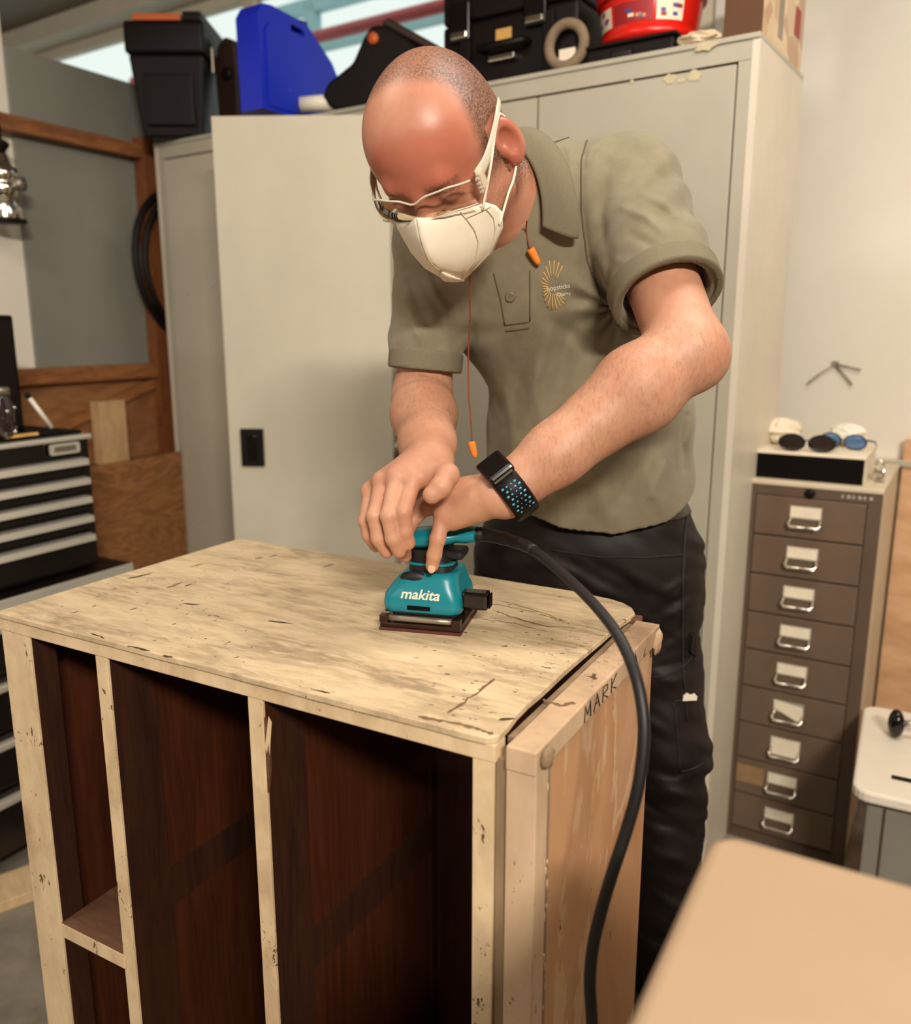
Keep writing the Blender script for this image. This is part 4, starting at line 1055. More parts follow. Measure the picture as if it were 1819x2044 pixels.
def surface(D, lo, vox, disp=None):
    if disp is not None:
        idx = np.argwhere(np.abs(D) < 0.022); pts = lo + idx * vox
        D[idx[:, 0], idx[:, 1], idx[:, 2]] += disp(pts).astype(np.float32)
    S = D < 0; nx, ny, nz = D.shape
    c = np.zeros((nx - 1, ny - 1, nz - 1), np.uint8)
    for a in (0, 1):
        for b in (0, 1):
            for d in (0, 1): c += S[a:nx - 1 + a, b:ny - 1 + b, d:nz - 1 + d]
    act = np.argwhere((c > 0) & (c < 8))
    corner = np.array([(a, b, d) for a in (0, 1) for b in (0, 1) for d in (0, 1)])
    vals = np.stack([D[act[:, 0] + o[0], act[:, 1] + o[1], act[:, 2] + o[2]] for o in corner], 1)
    acc = np.zeros((len(act), 3)); cnt = np.zeros(len(act))
    for i in range(8):
        for j in range(i + 1, 8):
            if np.abs(corner[i] - corner[j]).sum() != 1: continue
            m = (vals[:, i] < 0) != (vals[:, j] < 0)
            t = vals[m, i] / (vals[m, i] - vals[m, j])
            acc[m] += corner[i] + t[:, None] * (corner[j] - corner[i]); cnt[m] += 1
    V = lo + (act + acc / cnt[:, None]) * vox
    lin = (act[:, 0].astype(np.int64) * ny + act[:, 1]) * nz + act[:, 2]
    faces = []
    for axis in range(3):
        sl0 = [slice(None)] * 3; sl1 = [slice(None)] * 3; sl0[axis] = slice(0, -1); sl1[axis] = slice(1, None)
        a = S[tuple(sl0)]; b = S[tuple(sl1)]; e = np.argwhere(a != b)
        o1, o2 = [(1, 2), (2, 0), (0, 1)][axis]
        e = e[(e[:, o1] > 0) & (e[:, o2] > 0) & (e[:, o1] < D.shape[o1] - 1) & (e[:, o2] < D.shape[o2] - 1)]
        ins = S[e[:, 0], e[:, 1], e[:, 2]]; q = []
        for d1, d2 in ((-1, -1), (0, -1), (0, 0), (-1, 0)):
            w = e.copy(); w[:, o1] += d1; w[:, o2] += d2
            q.append(np.searchsorted(lin, (w[:, 0].astype(np.int64) * ny + w[:, 1]) * nz + w[:, 2]))
        q = np.stack(q, 1); q[~ins] = q[~ins][:, ::-1]; faces.append(q)
    return V, np.concatenate(faces)
def np_mesh(name, V, Fc, mat, parent, off, smooth=True):
    me = bpy.data.meshes.new(name); n, k = len(V), len(Fc)
    me.vertices.add(n); me.vertices.foreach_set('co', (V - off).astype(np.float32).ravel())
    me.loops.add(k * 4); me.loops.foreach_set('vertex_index', Fc.astype(np.int32).ravel())
    me.polygons.add(k); me.polygons.foreach_set('loop_start', np.arange(0, 4 * k, 4, dtype=np.int32))
    try: me.polygons.foreach_set('loop_total', np.full(k, 4, np.int32))
    except Exception: pass
    me.polygons.foreach_set('use_smooth', np.full(k, smooth)); me.update(calc_edges=True); me.validate()
    me.materials.append(M[mat] if isinstance(mat, str) else mat)
    o = bpy.data.objects.new(name, me); COL.objects.link(o); o.parent = parent
    return o
def attr(o, name, vals):
    a = o.data.attributes.new(name, 'FLOAT', 'POINT'); a.data.foreach_set('value', np.asarray(vals, np.float32))

# ================================================================== the man
ROOT = np.array([0.33, 1.60, 0.0])
man = thing('person', 'man in olive polo shirt, white mask and goggles, leaning over the cream top', 'person', tuple(ROOT))
HN = np.array([-0.27802846, -0.71194982, -0.64484698]); HL = np.array([0.8956484, -0.43475256, 0.09383041]); HU = np.array([-0.34715142, -0.55146864, 0.75853031])
HR = np.stack([HN, HL, HU]); HC = np.array([-0.01694857, 1.16513981, 1.56348823]); HG_ = 1.02
def hp(f, l, u): return HC + HG_ * (HN * f + HL * l + HU * u)
def hloc(p): return ((np.asarray(p) - HC) / HG_) @ HR.T

lsh, lel, lwr = P(1252, 378, 1.245), P(1372, 700, 1.10), P(1008, 985, 1.095)
rsh, rel, rwr = P(872, 470, 1.30), P(843, 798, 1.335), P(858, 922, 1.14)
nbase = P(1056, 398, 1.225)

body = Field()
# skull and face
def he(f, l, u, rf, rl, ru, k=.015, op='add'):
    getattr(body, op)(EL(hp(f, l, u), (rf * HG_, rl * HG_, ru * HG_), HR), k)
he(-.006, 0, .032, .098, .077, .093)
he(.03, 0, .045, .062, .066, .062, .03)
he(-.03, 0, .0, .07, .07, .07, .03)
he(.04, 0, -.045, .05, .058, .075, .03)
for s_ in (-1, 1):
    body.add(RC(hp(-.012, s_ * .056, -.055), hp(.056, s_ * .02, -.092), .022, .018), .025)
    he(.058, s_ * .042, -.03, .018, .018, .018, .02)
he(.066, 0, -.095, .02, .024, .018, .02)
body.add(RC(hp(.082, -.03, .017), hp(.082, .03, .017), .013, .013), .015)
body.add(RC(hp(.090, 0, .005), hp(.104, 0, -.038), .009, .011), .012)
for s_ in (-1, 1):
    he(.094, s_ * .010, -.041, .010, .008, .007, .008)
    he(.1, s_ * .033, -.004, .013, .018, .011, .010, 'sub')
    he(.079, s_ * .033, -.004, .0115, .0135, .0115, .006)
he(.088, 0, -.068, .008, .022, .006, .008)
# ears
for s_ in (-1, 1):
    tilt = HR.copy(); a = RZ(-18) ; e0 = HN * math.cos(a) + HU * math.sin(a); e2 = -HN * math.sin(a) + HU * math.cos(a)
    e1 = nrm(HL * s_ + .55 * HN); e0 = nrm(e0 - e1 * (e0 @ e1)); E3 = np.stack([e0, e1, e2])
    c = hp(-.020, s_ * .084, -.004)
    body.add(EL(c, (.0205, .0075, .035), E3), .006)
    body.add(EL(c - e2 * .026 + e0 * .005, (.009, .007, .011), E3), .006)
    body.sub(EL(c + e1 * .0085 + e0 * .004 + e2 * .003, (.0128, .0105, .0215), E3), .003)
    body.add(EL(c + e0 * .012 + e1 * .001 - e2 * .004, (.005, .004, .007), E3), .004)
# neck
hb = hp(-.03, 0, -.055)
body.add(RC(hb, nbase, .058, .066), .03)
body.add(RC(hp(-.005, 0, -.075), P(1030, 445, 1.215), .040, .046), .03)
# torso core kept inside the shirt
chest_c, belly_c, hip_c = P(1066, 530, 1.315), P(1178, 850, 1.45), P(1175, 1015, 1.505)
sdir = nrm(lsh - rsh)
body.add(RC(chest_c + np.array([0, .02, 0]), belly_c, .07, .085, sdir, 1.25), .04)
body.add(RC(belly_c, hip_c - np.array([0, 0, .1]), .085, .085, sdir, 1.2), .04)
body.add(RC(lsh, chest_c + np.array([0, .02, 0]), .042, .06), .03); body.add(RC(rsh, chest_c + np.array([0, .02, 0]), .038, .06), .03); body.add(RC(nbase, chest_c + np.array([0, .02, 0]), .05, .065), .03)
# arms
def arm(S, E_, W_, ru, re, rf, rw, k=.03):
    body.add(RC(S, E_, ru, re), k)
    d = nrm(W_ - E_); m_ = E_ + (W_ - E_) * .27
    body.add(RC(E_, m_, re, rf), .02); body.add(RC(m_, E_ + (W_ - E_) * .72, rf, rw * 1.16), .02); body.add(RC(E_ + (W_ - E_) * .72, W_, rw * 1.16, rw), .02)
arm(lsh, lel, lwr, .053, .046, .0545, .0335)
body.add(EL(lel + np.array([.014, -.005, -.012]), (.03, .03, .03)), .03)
arm(rsh, rel, rwr, .043, .044, .047, .032)
# hands
def finger(pts, r0, r1, k=.004):
    n_ = len(pts) - 1
    for i in range(n_):
        a = r0 + (r1 - r0) * i / n_; b = r0 + (r1 - r0) * (i + 1) / n_
        body.add(RC(P(*pts[i]), P(*pts[i + 1]), a, b), k if i == 0 else .0015)
        if 0 < i: body.add(EL(P(*pts[i]), (a * 1.05,) * 3), .003)
# his left hand, palm on the grip
LK = [(884, 1030, 1.115), (852, 1008, 1.135), (834, 992, 1.165), (826, 985, 1.195)]
lw = (985, 985, 1.10)
for (kx, ky, kd), r in zip(LK, (.0145, .0145, .0145, .0145)):
    body.add(RC(P(lw[0] - 6, lw[1] + (ky - 1005) * .35, lw[2] + (kd - 1.14) * .5), P(kx + 4, ky, kd), .022, r), .012)
body.add(RC(P(955, 1012, 1.105), P(905, 1035, 1.115), .02, .016), .012)
LF = [[LK[0], (874, 1075, 1.108), (867, 1107, 1.116), (863, 1129, 1.122)],
      [LK[1], (818, 1045, 1.135), (806, 1083, 1.142), (809, 1110, 1.150)],
      [LK[2], (800, 1028, 1.168), (788, 1062, 1.178), (795, 1088, 1.188)],
      [LK[3], (795, 1015, 1.205), (788, 1048, 1.215), (798, 1072, 1.225)]]
for pts, r in zip(LF, (.0108, .0108, .011, .0108)): finger(pts, r, r * .84)
finger([(960, 985, 1.13), (915, 1000, 1.19), (890, 1038, 1.225), (884, 1068, 1.228)], .0135, .0105)
# his right hand, laid over the left one
RK = [(824, 960, 1.10), (792, 951, 1.102), (763, 960, 1.114), (740, 980, 1.132)]
for (kx, ky, kd), r in zip(RK, (.0145, .0145, .014, .0135)):
    body.add(RC(P(856 + (kx - 785) * .28, 924, 1.135), P(kx, ky, kd), .023, r), .012)
RF = [[RK[0], (806, 1022, 1.078), (809, 1060, 1.085), (815, 1084, 1.095)],
      [RK[1], (776, 1030, 1.080), (785, 1075, 1.085), (797, 1100, 1.095)],
      [RK[2], (748, 1030, 1.095), (756, 1075, 1.100), (772, 1101, 1.108)],
      [RK[3], (730, 1040, 1.118), (736, 1068, 1.122), (750, 1090, 1.128)]]
for pts, r in zip(RF, (.0112, .0112, .0108, .0100)): finger(pts, r, r * .84)
finger([(878, 930, 1.115), (893, 948, 1.085), (880, 972, 1.068), (862, 988, 1.066)], .0165, .0118, .012)
body.add(EL(P(868, 945, 1.11), (.022, .022, .018)), .012)

D, lo, vox = body.grid((-.20, 0.99, .93), (.44, 1.66, 1.76), .0026)
V, Fc = surface(D, lo, vox); del D
# vertex paint: skin tone zones and cropped hair
hl = hloc(V); f_, l_, u_ = hl[:, 0], hl[:, 1], hl[:, 2]
def sst(a, b, x): t = np.clip((x - a) / (b - a), 0, 1); return t * t * (3 - 2 * t)
inhead = (np.abs(l_) < .1) & (f_ > -.13) & (f_ < .14) & (u_ > -.12) & (u_ < .16)
al = np.abs(l_)
front = .050 - .20 * np.clip(al - .025, 0, .03) * 1.6 + .5 * np.clip(al - .06, 0, .02)
wob = .008 * (vnoise(hl * 70, 3) - .5)
hair = sst(-.004, .022, front - f_ + wob) * sst(-.045, -.005, u_ - np.where(f_ > -.01, .0, -.05) )
topthin = 1 - .22 * sst(.055, .02, al) * sst(.07, .1, u_)
hair = hair * topthin * inhead
beard = sst(-.015, -.05, u_) * sst(-.03, .02, f_) * inhead * .5
earm = ((al > .0765) & (f_ > -.045) & (f_ < .02) & (u_ > -.05) & (u_ < .036) & inhead).astype(float)
hair = hair * (1 - earm); beard = beard * (1 - earm)
brow = inhead * sst(.012, .005, np.abs(u_ - .009 + .1 * np.clip(al - .03, 0, 1))) * sst(.010, .016, al) * sst(.058, .05, al) * sst(.07, .08, f_)
beard = np.maximum(beard, brow * .9)
red = inhead * (sst(.02, .07, f_) * sst(.06, .02, np.abs(u_ - .04)) * .8 + earm * 1.0 * sst(.0, .02, al - .078 + .02)) + inhead * .3 * (1 - earm)
neckm = sst(-.05, -.1, u_) * (np.linalg.norm(V - nbase, axis=1) < .16) * .5
armd = np.zeros(len(V)); handd = np.zeros(len(V))
handd = ((np.linalg.norm(V - P(790, 1010, 1.10), axis=1) < .12)).astype(float)
near_arm = ((V[:, 2] < 1.36) & (V[:, 1] < 1.42)).astype(float)
armd = near_arm * sst(.09, .16, np.minimum(np.linalg.norm(V - P(800, 1010, 1.1), axis=1), np.linalg.norm(V - P(890, 1015, 1.12), axis=1)))

n = NT('skin')
def at(name):
    a = n.n('ShaderNodeAttribute'); a.attribute_name = name; return a.outputs['Fac']
f1 = n.noise(14, 4, .6); f2 = n.noise(120, 4, .65)
base = n.ramp(f1, [(.3, srgb(178, 124, 96)), (.7, srgb(200, 150, 120))])
base = n.mix(n.math('MULTIPLY', at('red'), .62), base, srgb(180, 88, 70))
base = n.mix(n.math('MULTIPLY', n.ramp(f2, [(.35, BW(0)), (.65, BW(1))]), .12), base, srgb(160, 92, 66))
fh_ = n.noise(240, 3, .7, n.mapping((1, .5, .35)))
base = n.mix(n.math('MULTIPLY', n.math('MULTIPLY', at('armhair'), n.ramp(fh_, [(.48, BW(0)), (.7, BW(1))])), .3), base, srgb(92, 54, 34))
st_ = n.noise(420, 2, .6)
hcol = n.ramp(st_, [(.4, srgb(52, 31, 21)), (.62, srgb(116, 78, 54))])
hf = n.math('MULTIPLY', at('hair'), n.ramp(st_, [(.35, BW(1.0)), (.62, BW(.66))]))
base = n.mix(hf, base, hcol)
base = n.mix(n.math('MULTIPLY', at('beard'), n.ramp(st_, [(.4, BW(.9)), (.6, BW(.25))])), base, srgb(92, 66, 52))
n.color(base)
n.bump(n.math('ADD', n.math('MULTIPLY', f2, .6), n.math('MULTIPLY', st_, n.math('MULTIPLY', at('hair'), .8))), .25, .0012)
n.set(n.math('SUBTRACT', .54, n.math('MULTIPLY', at('red'), .2)), 0, .5); n.b.inputs['Subsurface Weight'].default_value = .06; n.b.inputs['Subsurface Radius'].default_value = (.012, .004, .002); n.b.inputs['Subsurface Scale'].default_value = .5
M['skin'] = n.m
bo = np_mesh('body', V, Fc, 'skin', man, ROOT)
attr(bo, 'hair', hair); attr(bo, 'red', red); attr(bo, 'beard', beard); attr(bo, 'armhair', armd)
def bvh_of(V, Fc): return BVHTree.FromPolygons([tuple(p) for p in V], [tuple(int(i) for i in f) for f in Fc])
bv_body = bvh_of(V, Fc)
def hit(bv, px, py):
    r = ray(px, py); h = bv.ray_cast(Vector(CAM), Vector(nrm(r)))
    return (None, None) if h[0] is None else (np.array(h[0]), np.array(h[1]))

# finger nails
M['nail'] = plain('finger_nail', (224, 176, 146), .3, var=.03)
for (ax_, ay, ad), (bx, by, bd_), off_ in (((867, 1107, 1.116), (863, 1129, 1.122), .0078),):
    a = P(ax_, ay, ad); b = P(bx, by, bd_); t_ = nrm(b - a); nn = nrm(CAM - b); nn = nrm(nn - t_ * (nn @ t_)); sd_ = np.cross(t_, nn)
    c = b + t_ * .001
    h_ = bv_body.ray_cast(Vector(c + nn * .05), Vector(-nn))
    if h_[0] is not None:
        c = np.array(h_[0]) - nn * .0008
        m = MB(); m.ellipsoid(c, (.0052, .0066, .0013), 14, 8, axes=np.stack([sd_, t_, nn])); m.build('finger_nail', 'nail', man, ROOT)

# ------------------------------------------------------------------ polo shirt
def torso_field(extra=0.0):
    F_ = Field()
    tdir = nrm(belly_c - chest_c); lat = nrm(sdir - tdir * (sdir @ tdir)); ap = np.cross(tdir, lat)
    A3 = np.stack([lat, ap, tdir])
    F_.add(EL(chest_c, (.175, .125, .19), A3), .05)
    latb = nrm(np.array([.93, -.36, .0])); A3b = np.stack([latb, np.cross([0, 0, 1.0], latb), [0, 0, 1.0]])
    F_.add(EL(belly_c, (.178, .148, .20), A3b), .09)
    F_.add(EL(hip_c + np.array([0, 0, .0]), (.184, .138, .17), A3b), .06)
    F_.add(RC(lsh + np.array([-.01, .01, -.005]), chest_c, .066, .10), .05)
    F_.add(RC(rsh + np.array([.01, .0, -.005]), chest_c, .058, .10), .05)
    F_.add(RC(nbase + np.array([.0, .01, -.008]), lsh, .074, .066), .04)
    F_.add(RC(nbase + np.array([.0, .01, -.01]), rsh, .072, .056), .04)
    if extra: F_.off(extra)
    return F_
le = lsh + (lel - lsh) * .69; re_ = rsh + (rel - rsh) * .80
ld, rd = nrm(lel - lsh), nrm(rel - rsh)
def sleeve(F_, extra=0.0):
    F_.add(RC(lsh, le + ld * .03, .074 + extra, .0735 + extra), .03)
    F_.add(RC(rsh, re_ + rd * .03, .061 + extra, .056 + extra), .03)
    return F_
shirt = torso_field(); sleeve(shirt)
# fold ridges, drawn as soft cords under the cloth
def fold(pts, r, k=.022):
    for i in range(len(pts) - 1): shirt.add(RC(pts[i], pts[i + 1], r, r * .8), k)
# sleeve ends open onto the arm, hem open onto the trousers
lcn = nrm(ld + np.array([-.10, .0, .0])); rcn = rd
# the planes only trim the sleeves: use a big ball around each sleeve end
class CutNear:
    def __init__(s, p0, n, c, r): s.h = HS(p0, n); s.c, s.r = np.asarray(c), r
    def box(s): return s.c - s.r, s.c + s.r
    def ev(s, X, Y, Z):
        b = np.sqrt((X - s.c[0]) ** 2 + (Y - s.c[1]) ** 2 + (Z - s.c[2]) ** 2) - s.r
        return np.maximum(-s.h.ev(X, Y, Z), b)
class CutTube:
    def __init__(s, p0, d, r): s.h = HS(p0, d); s.t = RC(p0, p0 + d * .14, r, r)
    def box(s): return s.t.box()
    def ev(s, X, Y, Z): return np.maximum(-s.h.ev(X, Y, Z), s.t.ev(X, Y, Z))
shirt.sub(CutTube(le, ld, .084), .0015)
shirt.sub(CutTube(re_, rd, .066), .0015)
shirt.sub(RC(le - ld * .01, le + ld * .05, .058, .065), .002)
shirt.sub(RC(re_ - rd * .01, re_ + rd * .05, .047, .0495), .002)
h1, h2, h3 = P(1023, 1036, 1.40), P(1165, 1072, 1.36), P(1388, 945, 1.44)
hn = np.cross(h2 - h1, h3 - h1); hn = nrm(hn); hn = hn if hn[2] < 0 else -hn
shirt.cut(HS(h2, hn), .002)
lat0 = nrm(np.array([.93, -.36, .0]))
def to_px(p):
    q = p - CAM; f = q[:, 1] * _c - q[:, 2] * _s; u = q[:, 1] * _s + q[:, 2] * _c
    return CX + F * q[:, 0] / f, CY - F * u / f
def fold_disp(p, folds, a, b):
    """soft ridges (+) and creases (-) of the cloth on the side of the body that faces the bench"""
    px, py = to_px(p); d = np.zeros(len(p))
    t = np.clip((p[:, 2] - b[2]) / (a[2] - b[2]), 0, 1); front = sst(.02, -.05, p[:, 1] - (b[1] + (a[1] - b[1]) * t))
    for pts, w, amp in folds:
        best = np.full(len(p), 1e9); tt = np.zeros(len(p)); n_ = len(pts) - 1
        for i in range(n_):
            ax, ay = pts[i]; bx, by = pts[i + 1]; L2 = (bx - ax) ** 2 + (by - ay) ** 2
            t_ = np.clip(((px - ax) * (bx - ax) + (py - ay) * (by - ay)) / L2, 0, 1)
            r = np.hypot(px - ax - t_ * (bx - ax), py - ay - t_ * (by - ay)); m_ = r < best
            best = np.where(m_, r, best); tt = np.where(m_, (i + t_) / n_, tt)
        d -= amp * front * np.exp(-(best / w) ** 2) * (np.sin(math.pi * np.clip(tt, .08, .92)) ** .6)
    return d
SHIRT_FOLDS = [([(1166, 285), (1158, 400), (1172, 510), (1222, 610)], 9, -.005), ([(1138, 300), (1134, 420), (1150, 540), (1190, 640)], 15, .005),
    ([(1120, 600), (1090, 690), (1069, 760), (1038, 885)], 13, .006), ([(1080, 640), (1040, 740), (1010, 850)], 15, -.005), ([(1150, 600), (1130, 700), (1110, 780)], 14, -.004),
    ([(1345, 815), (1330, 920), (1303, 990)], 9, .007), ([(1372, 830), (1362, 880), (1366, 935)], 7, -.005), ([(1310, 850), (1280, 930), (1230, 1010)], 13, -.005), ([(1250, 880), (1210, 960), (1180, 1040)], 16, .004),
    ([(1060, 560), (1100, 640), (1190, 700), (1230, 690)], 16, -.004), ([(960, 570), (938, 680), (925, 745)], 12, -.006), ([(990, 680), (975, 770), (968, 850)], 14, .005),
    ([(1245, 415), (1290, 432), (1335, 470)], 8, .004), ([(1282, 388), (1325, 405), (1362, 440)], 8, .004), ([(1262, 470), (1310, 495), (1360, 520)], 9, -.004), ([(1230, 520), (1290, 540), (1370, 535)], 9, .004), ([(1215, 330), (1200, 430), (1215, 520)], 10, -.004), ([(1350, 450), (1372, 500), (1390, 540)], 8, .003),
    ([(812, 540), (835, 610), (880, 690)], 9, -.005), ([(836, 520), (870, 590), (905, 640)], 9, .005), ([(806, 600), (830, 660), (850, 700)], 8, .004), ([(1120, 290), (1130, 330), (1120, 400)], 8, -.004), ([(1210, 275), (1180, 300), (1170, 350)], 8, .004)]
def shirt_disp(p):
    d = np.zeros(len(p))
    # broad drape
    q = p.copy(); d += .013 * (vnoise(np.stack([q[:, 0] * 9 + q[:, 2] * 3, q[:, 1] * 9, q[:, 2] * 3.2], 1), 1) - .5)
    # vertical pulls hanging from the chest, stronger lower down
    w = sst(1.42, 1.2, p[:, 2]); s_ = p @ lat0
    ph = s_ * 40 + 3.5 * vnoise(p * 5.0, 2) + (p[:, 2]) * 5
    d += .0065 * w * (np.abs(np.sin(ph)) ** 1.4 - .5)
    # diagonal wrinkles across the sleeves
    for c_, dr_, sc_ in ((lsh + ld * .09, ld, 1.0), (rsh + rd * .11, rd, .8)):
        rr_ = np.linalg.norm(p - c_, axis=1); wgt = sst(.16, .06, rr_)
        x_ = (p - c_) @ nrm(dr_ + np.array([.25, .3, .35])); ph = x_ * 120 + 6 * vnoise(p * 9, 5)
        d += .0048 * sc_ * wgt * np.sin(ph) * vnoise(p * 14, 8) ** 1.5
    # pull lines from armpit
    ap_ = P(1222, 615, 1.22); rr_ = np.linalg.norm(p - ap_, axis=1)
    a_ = np.arctan2((p - ap_)[:, 2], (p - ap_) @ lat0); d += .0038 * sst(.12, .04, rr_) * np.sin(a_ * 9 + 2 * vnoise(p * 9, 4))
    d += .0012 * (vnoise(p * 55, 6) - .5)
    d += fold_disp(p, SHIRT_FOLDS, chest_c, hip_c)
    k_ = np.ones(len(p))
    for e_, dr_ in ((le, ld), (re_, rd)):
        near = np.linalg.norm(p - e_, axis=1) < .13
        k_ = np.where(near, np.minimum(k_, sst(.0, .05, np.abs((p - e_) @ dr_))), k_)
    k_ = np.minimum(k_, .25 + .75 * sst(.0, .05, np.abs((p - h2) @ hn)))
    return d * k_
D, lo, vox = shirt.grid((-.16, 1.08, .93), (.50, 1.72, 1.70), .0034)
V, Fc = surface(D, lo, vox, shirt_disp); del D
n = NT('olive_polo_cloth')
kn = n.noise(900, 2, .5); kb = n.noise(30, 4, .6)
n.color(n.mix(n.math('MULTIPLY', kn, .35), n.ramp(kb, [(.3, srgb(122, 112, 90)), (.7, srgb(136, 126, 102))]), srgb(104, 95, 76)))
n.bump(kn, .35, .0008); n.set(.85, 0, .2); n.b.inputs['Sheen Weight'].default_value = .15
M['polo'] = n.m
M['polo_rib'] = plain('olive_rib_knit', (118, 109, 88), .9, var=.06, scale=300, bump=.2, spec=.2)
M['polo_seam'] = plain('olive_seam_thread', (92, 84, 66), .9, var=.06, spec=.2)
sh = np_mesh('polo_shirt', V, Fc, 'polo', man, ROOT); sh['label'] = 'olive green short-sleeved polo shirt'
bv_sh = bvh_of(V, Fc)
# sleeve cuffs
for S_, dr_, E_, r_, ri in ((lsh, ld, le, .0762, .0655), (rsh, rd, re_, .0588, .0500)):
    F_ = Field(); F_.add(RC(E_ - dr_ * .05, E_ + dr_ * .05, r_, r_ * .992), .01)
    F_.cut(HS(E_ + dr_ * .0045, dr_)).cut(HS(E_ - dr_ * .026, -dr_)); F_.sub(RC(E_ - dr_ * .08, E_ + dr_ * .08, ri, ri), .001)
    D, lo, vox = F_.grid(E_ - .1, E_ + .1, .0026); V, Fc = surface(D, lo, vox, lambda p: .0012 * (vnoise(p * 20, 1) - .5))
    np_mesh('sleeve_cuff', V, Fc, 'polo_rib', sh, ROOT)

def surf_path(bv, pts, lift, k=6, jit=0.0):
    out = []
    for i in range(len(pts) - 1):
        for j in range(k):
            t_ = j / k; h_ = hit(bv, pts[i][0] * (1 - t_) + pts[i + 1][0] * t_, pts[i][1] * (1 - t_) + pts[i + 1][1] * t_)
            if h_[0] is not None: out.append(h_[0] + h_[1] * lift)
    h_ = hit(bv, *pts[-1])
    if h_[0] is not None: out.append(h_[0] + h_[1] * lift)
    return out
def seam(pts, nm='seam', mat='polo_seam', r=.0010, lift=.0005):
    q = surf_path(bv_sh, pts, lift)
    if len(q) > 2: MB().tube(q, r, 6).build(nm, mat, sh, ROOT)
seam([(1178, 262), (1160, 320), (1160, 420), (1172, 520), (1200, 600), (1235, 650)], r=.0013)
seam([(1105, 285), (1150, 270), (1200, 262)])
seam([(986, 545), (1000, 600), (1008, 648)]); seam([(1058, 540), (1058, 640)])
seam([(1008, 648), (1030, 646), (1056, 642)]); seam([(1010, 660), (1032, 658), (1056, 654)])
# button
p_, nn_ = hit(bv_sh, 1019, 592)
if p_ is not None:
    M['button'] = plain('grey_button', (120, 108, 88), .3, var=.1)
    ux = nrm(np.cross(nn_, [0, 0, 1])); uy = np.cross(nn_, ux); Mx = Matrix(((ux[0], uy[0], nn_[0], p_[0]), (ux[1], uy[1], nn_[1], p_[1]), (ux[2], uy[2], nn_[2], p_[2]), (0, 0, 0, 1)))
    b_ = MB().lathe([(.0072, 0), (.0076, .0012), (.0066, .0026), (.005, .002), (.002, .002)], 20, Mx).build('button', 'button', sh, ROOT)
    m = MB()
    for a_, c_ in ((.0015, .0015), (-.0015, .0015), (.0015, -.0015), (-.0015, -.0015)): m.ellipsoid((a_, c_, .0022), (.0007, .0007, .0006), 6, 4, Mx)
    m.build('button_hole', 'polo_seam', b_, ROOT)
# chest emblem: a fan of rays and two lines of lettering
M['gold_thread'] = plain('gold_thread', (196, 160, 96), .6, var=.1, scale=200)
M['white_thread'] = plain('white_thread', (214, 204, 184), .6, var=.1, scale=200)
cx_, cy_ = 1103, 572
m = MB()
rays = [(178, 8, 21), (160, 9, 23), (140, 10, 27), (122, 12, 34), (108, 15, 42), (97, 18, 52), (86, 20, 52), (75, 18, 50), (64, 16, 46), (196, 8, 19), (212, 8, 22), (228, 9, 26), (243, 11, 34), (257, 13, 42), (270, 15, 46), (281, 15, 46), (292, 15, 44), (303, 15, 44), (312, 15, 38)]
for a, r0, r1 in rays:
    ca, sa = math.cos(RZ(a)), math.sin(RZ(a))
    q = surf_path(bv_sh, [(cx_ + r0 * ca, cy_ - r0 * sa), (cx_ + r1 * ca, cy_ - r1 * sa)], .0003, 4)
    if len(q) > 1: m.tube(q, [.0006 + .0007 * i / len(q) for i in range(len(q))], 6)
m.build('emblem_rays', 'gold_thread', sh, ROOT)
for body_, x0, y0, w_, rot in (('hopsticks', 1093, 581, 46, -9), ('Charity', 1112, 592, 28, -9)):
    v, f = text_mesh(body_, 0, .012); xs_ = [p[0] for p in v]; sc = w_ / (max(xs_) - min(xs_)); m = MB(); vv = []; ok = True
    for p in v:
        x, y = (p[0] - min(xs_)) * sc, -p[1] * sc * 1.15; ca, sa = math.cos(RZ(rot)), math.sin(RZ(rot))
        h_ = hit(bv_sh, x0 + x * ca - y * sa, y0 + x * sa + y * ca)
        if h_[0] is None: ok = False; break
        vv.append(h_[0] + h_[1] * .0008)
    if ok: m.add(vv, f); m.build('emblem_lettering', 'white_thread', sh, ROOT)

# collar: a stand and a folded leaf swept round the neck
A_ = nrm(hb - nbase); Fd = np.array([-.30, -.75, -.55]); Fd = nrm(Fd - A_ * (Fd @ A_)); Ld = np.cross(A_, Fd)
rowsS = []
cen = nbase + A_ * .038
for th in np.linspace(-165, 150, 60):
    # th=0 is the back of the neck; positive runs round his left side to the throat
    a = RZ(th); dirv = -Fd * math.cos(a) + Ld * math.sin(a)
    fr = abs(th) / 168.0
    rad = .063 + .006 * fr ** 3
    base = cen + dirv * (rad + .004) - A_ * (.012) + Fd * (.030 * fr ** 2) - A_ * .012 * fr ** 2
    hgt = .034 * (1 - .45 * fr ** 2); up = base + A_ * hgt - dirv * .004
    leaf = .034 + .020 * fr ** 3
    top2 = up + dirv * .006
    low = top2 - A_ * (leaf * .85) + dirv * (.014 + leaf * .26)
    mid = top2 * .5 + low * .5 + dirv * .007
    rowsS.append([base, base * .5 + up * .5, up, up * .5 + top2 * .5 + A_ * .003, top2, top2 * .6 + mid * .4 + dirv * .001, mid, mid * .4 + low * .6, low])
m = MB(); m.grid(rowsS); co = m.build('collar', 'polo_rib', sh, ROOT)
add_mod(co, 'SUBSURF', levels=1, render_levels=1); add_mod(co, 'SOLIDIFY', thickness=.0022, offset=0)

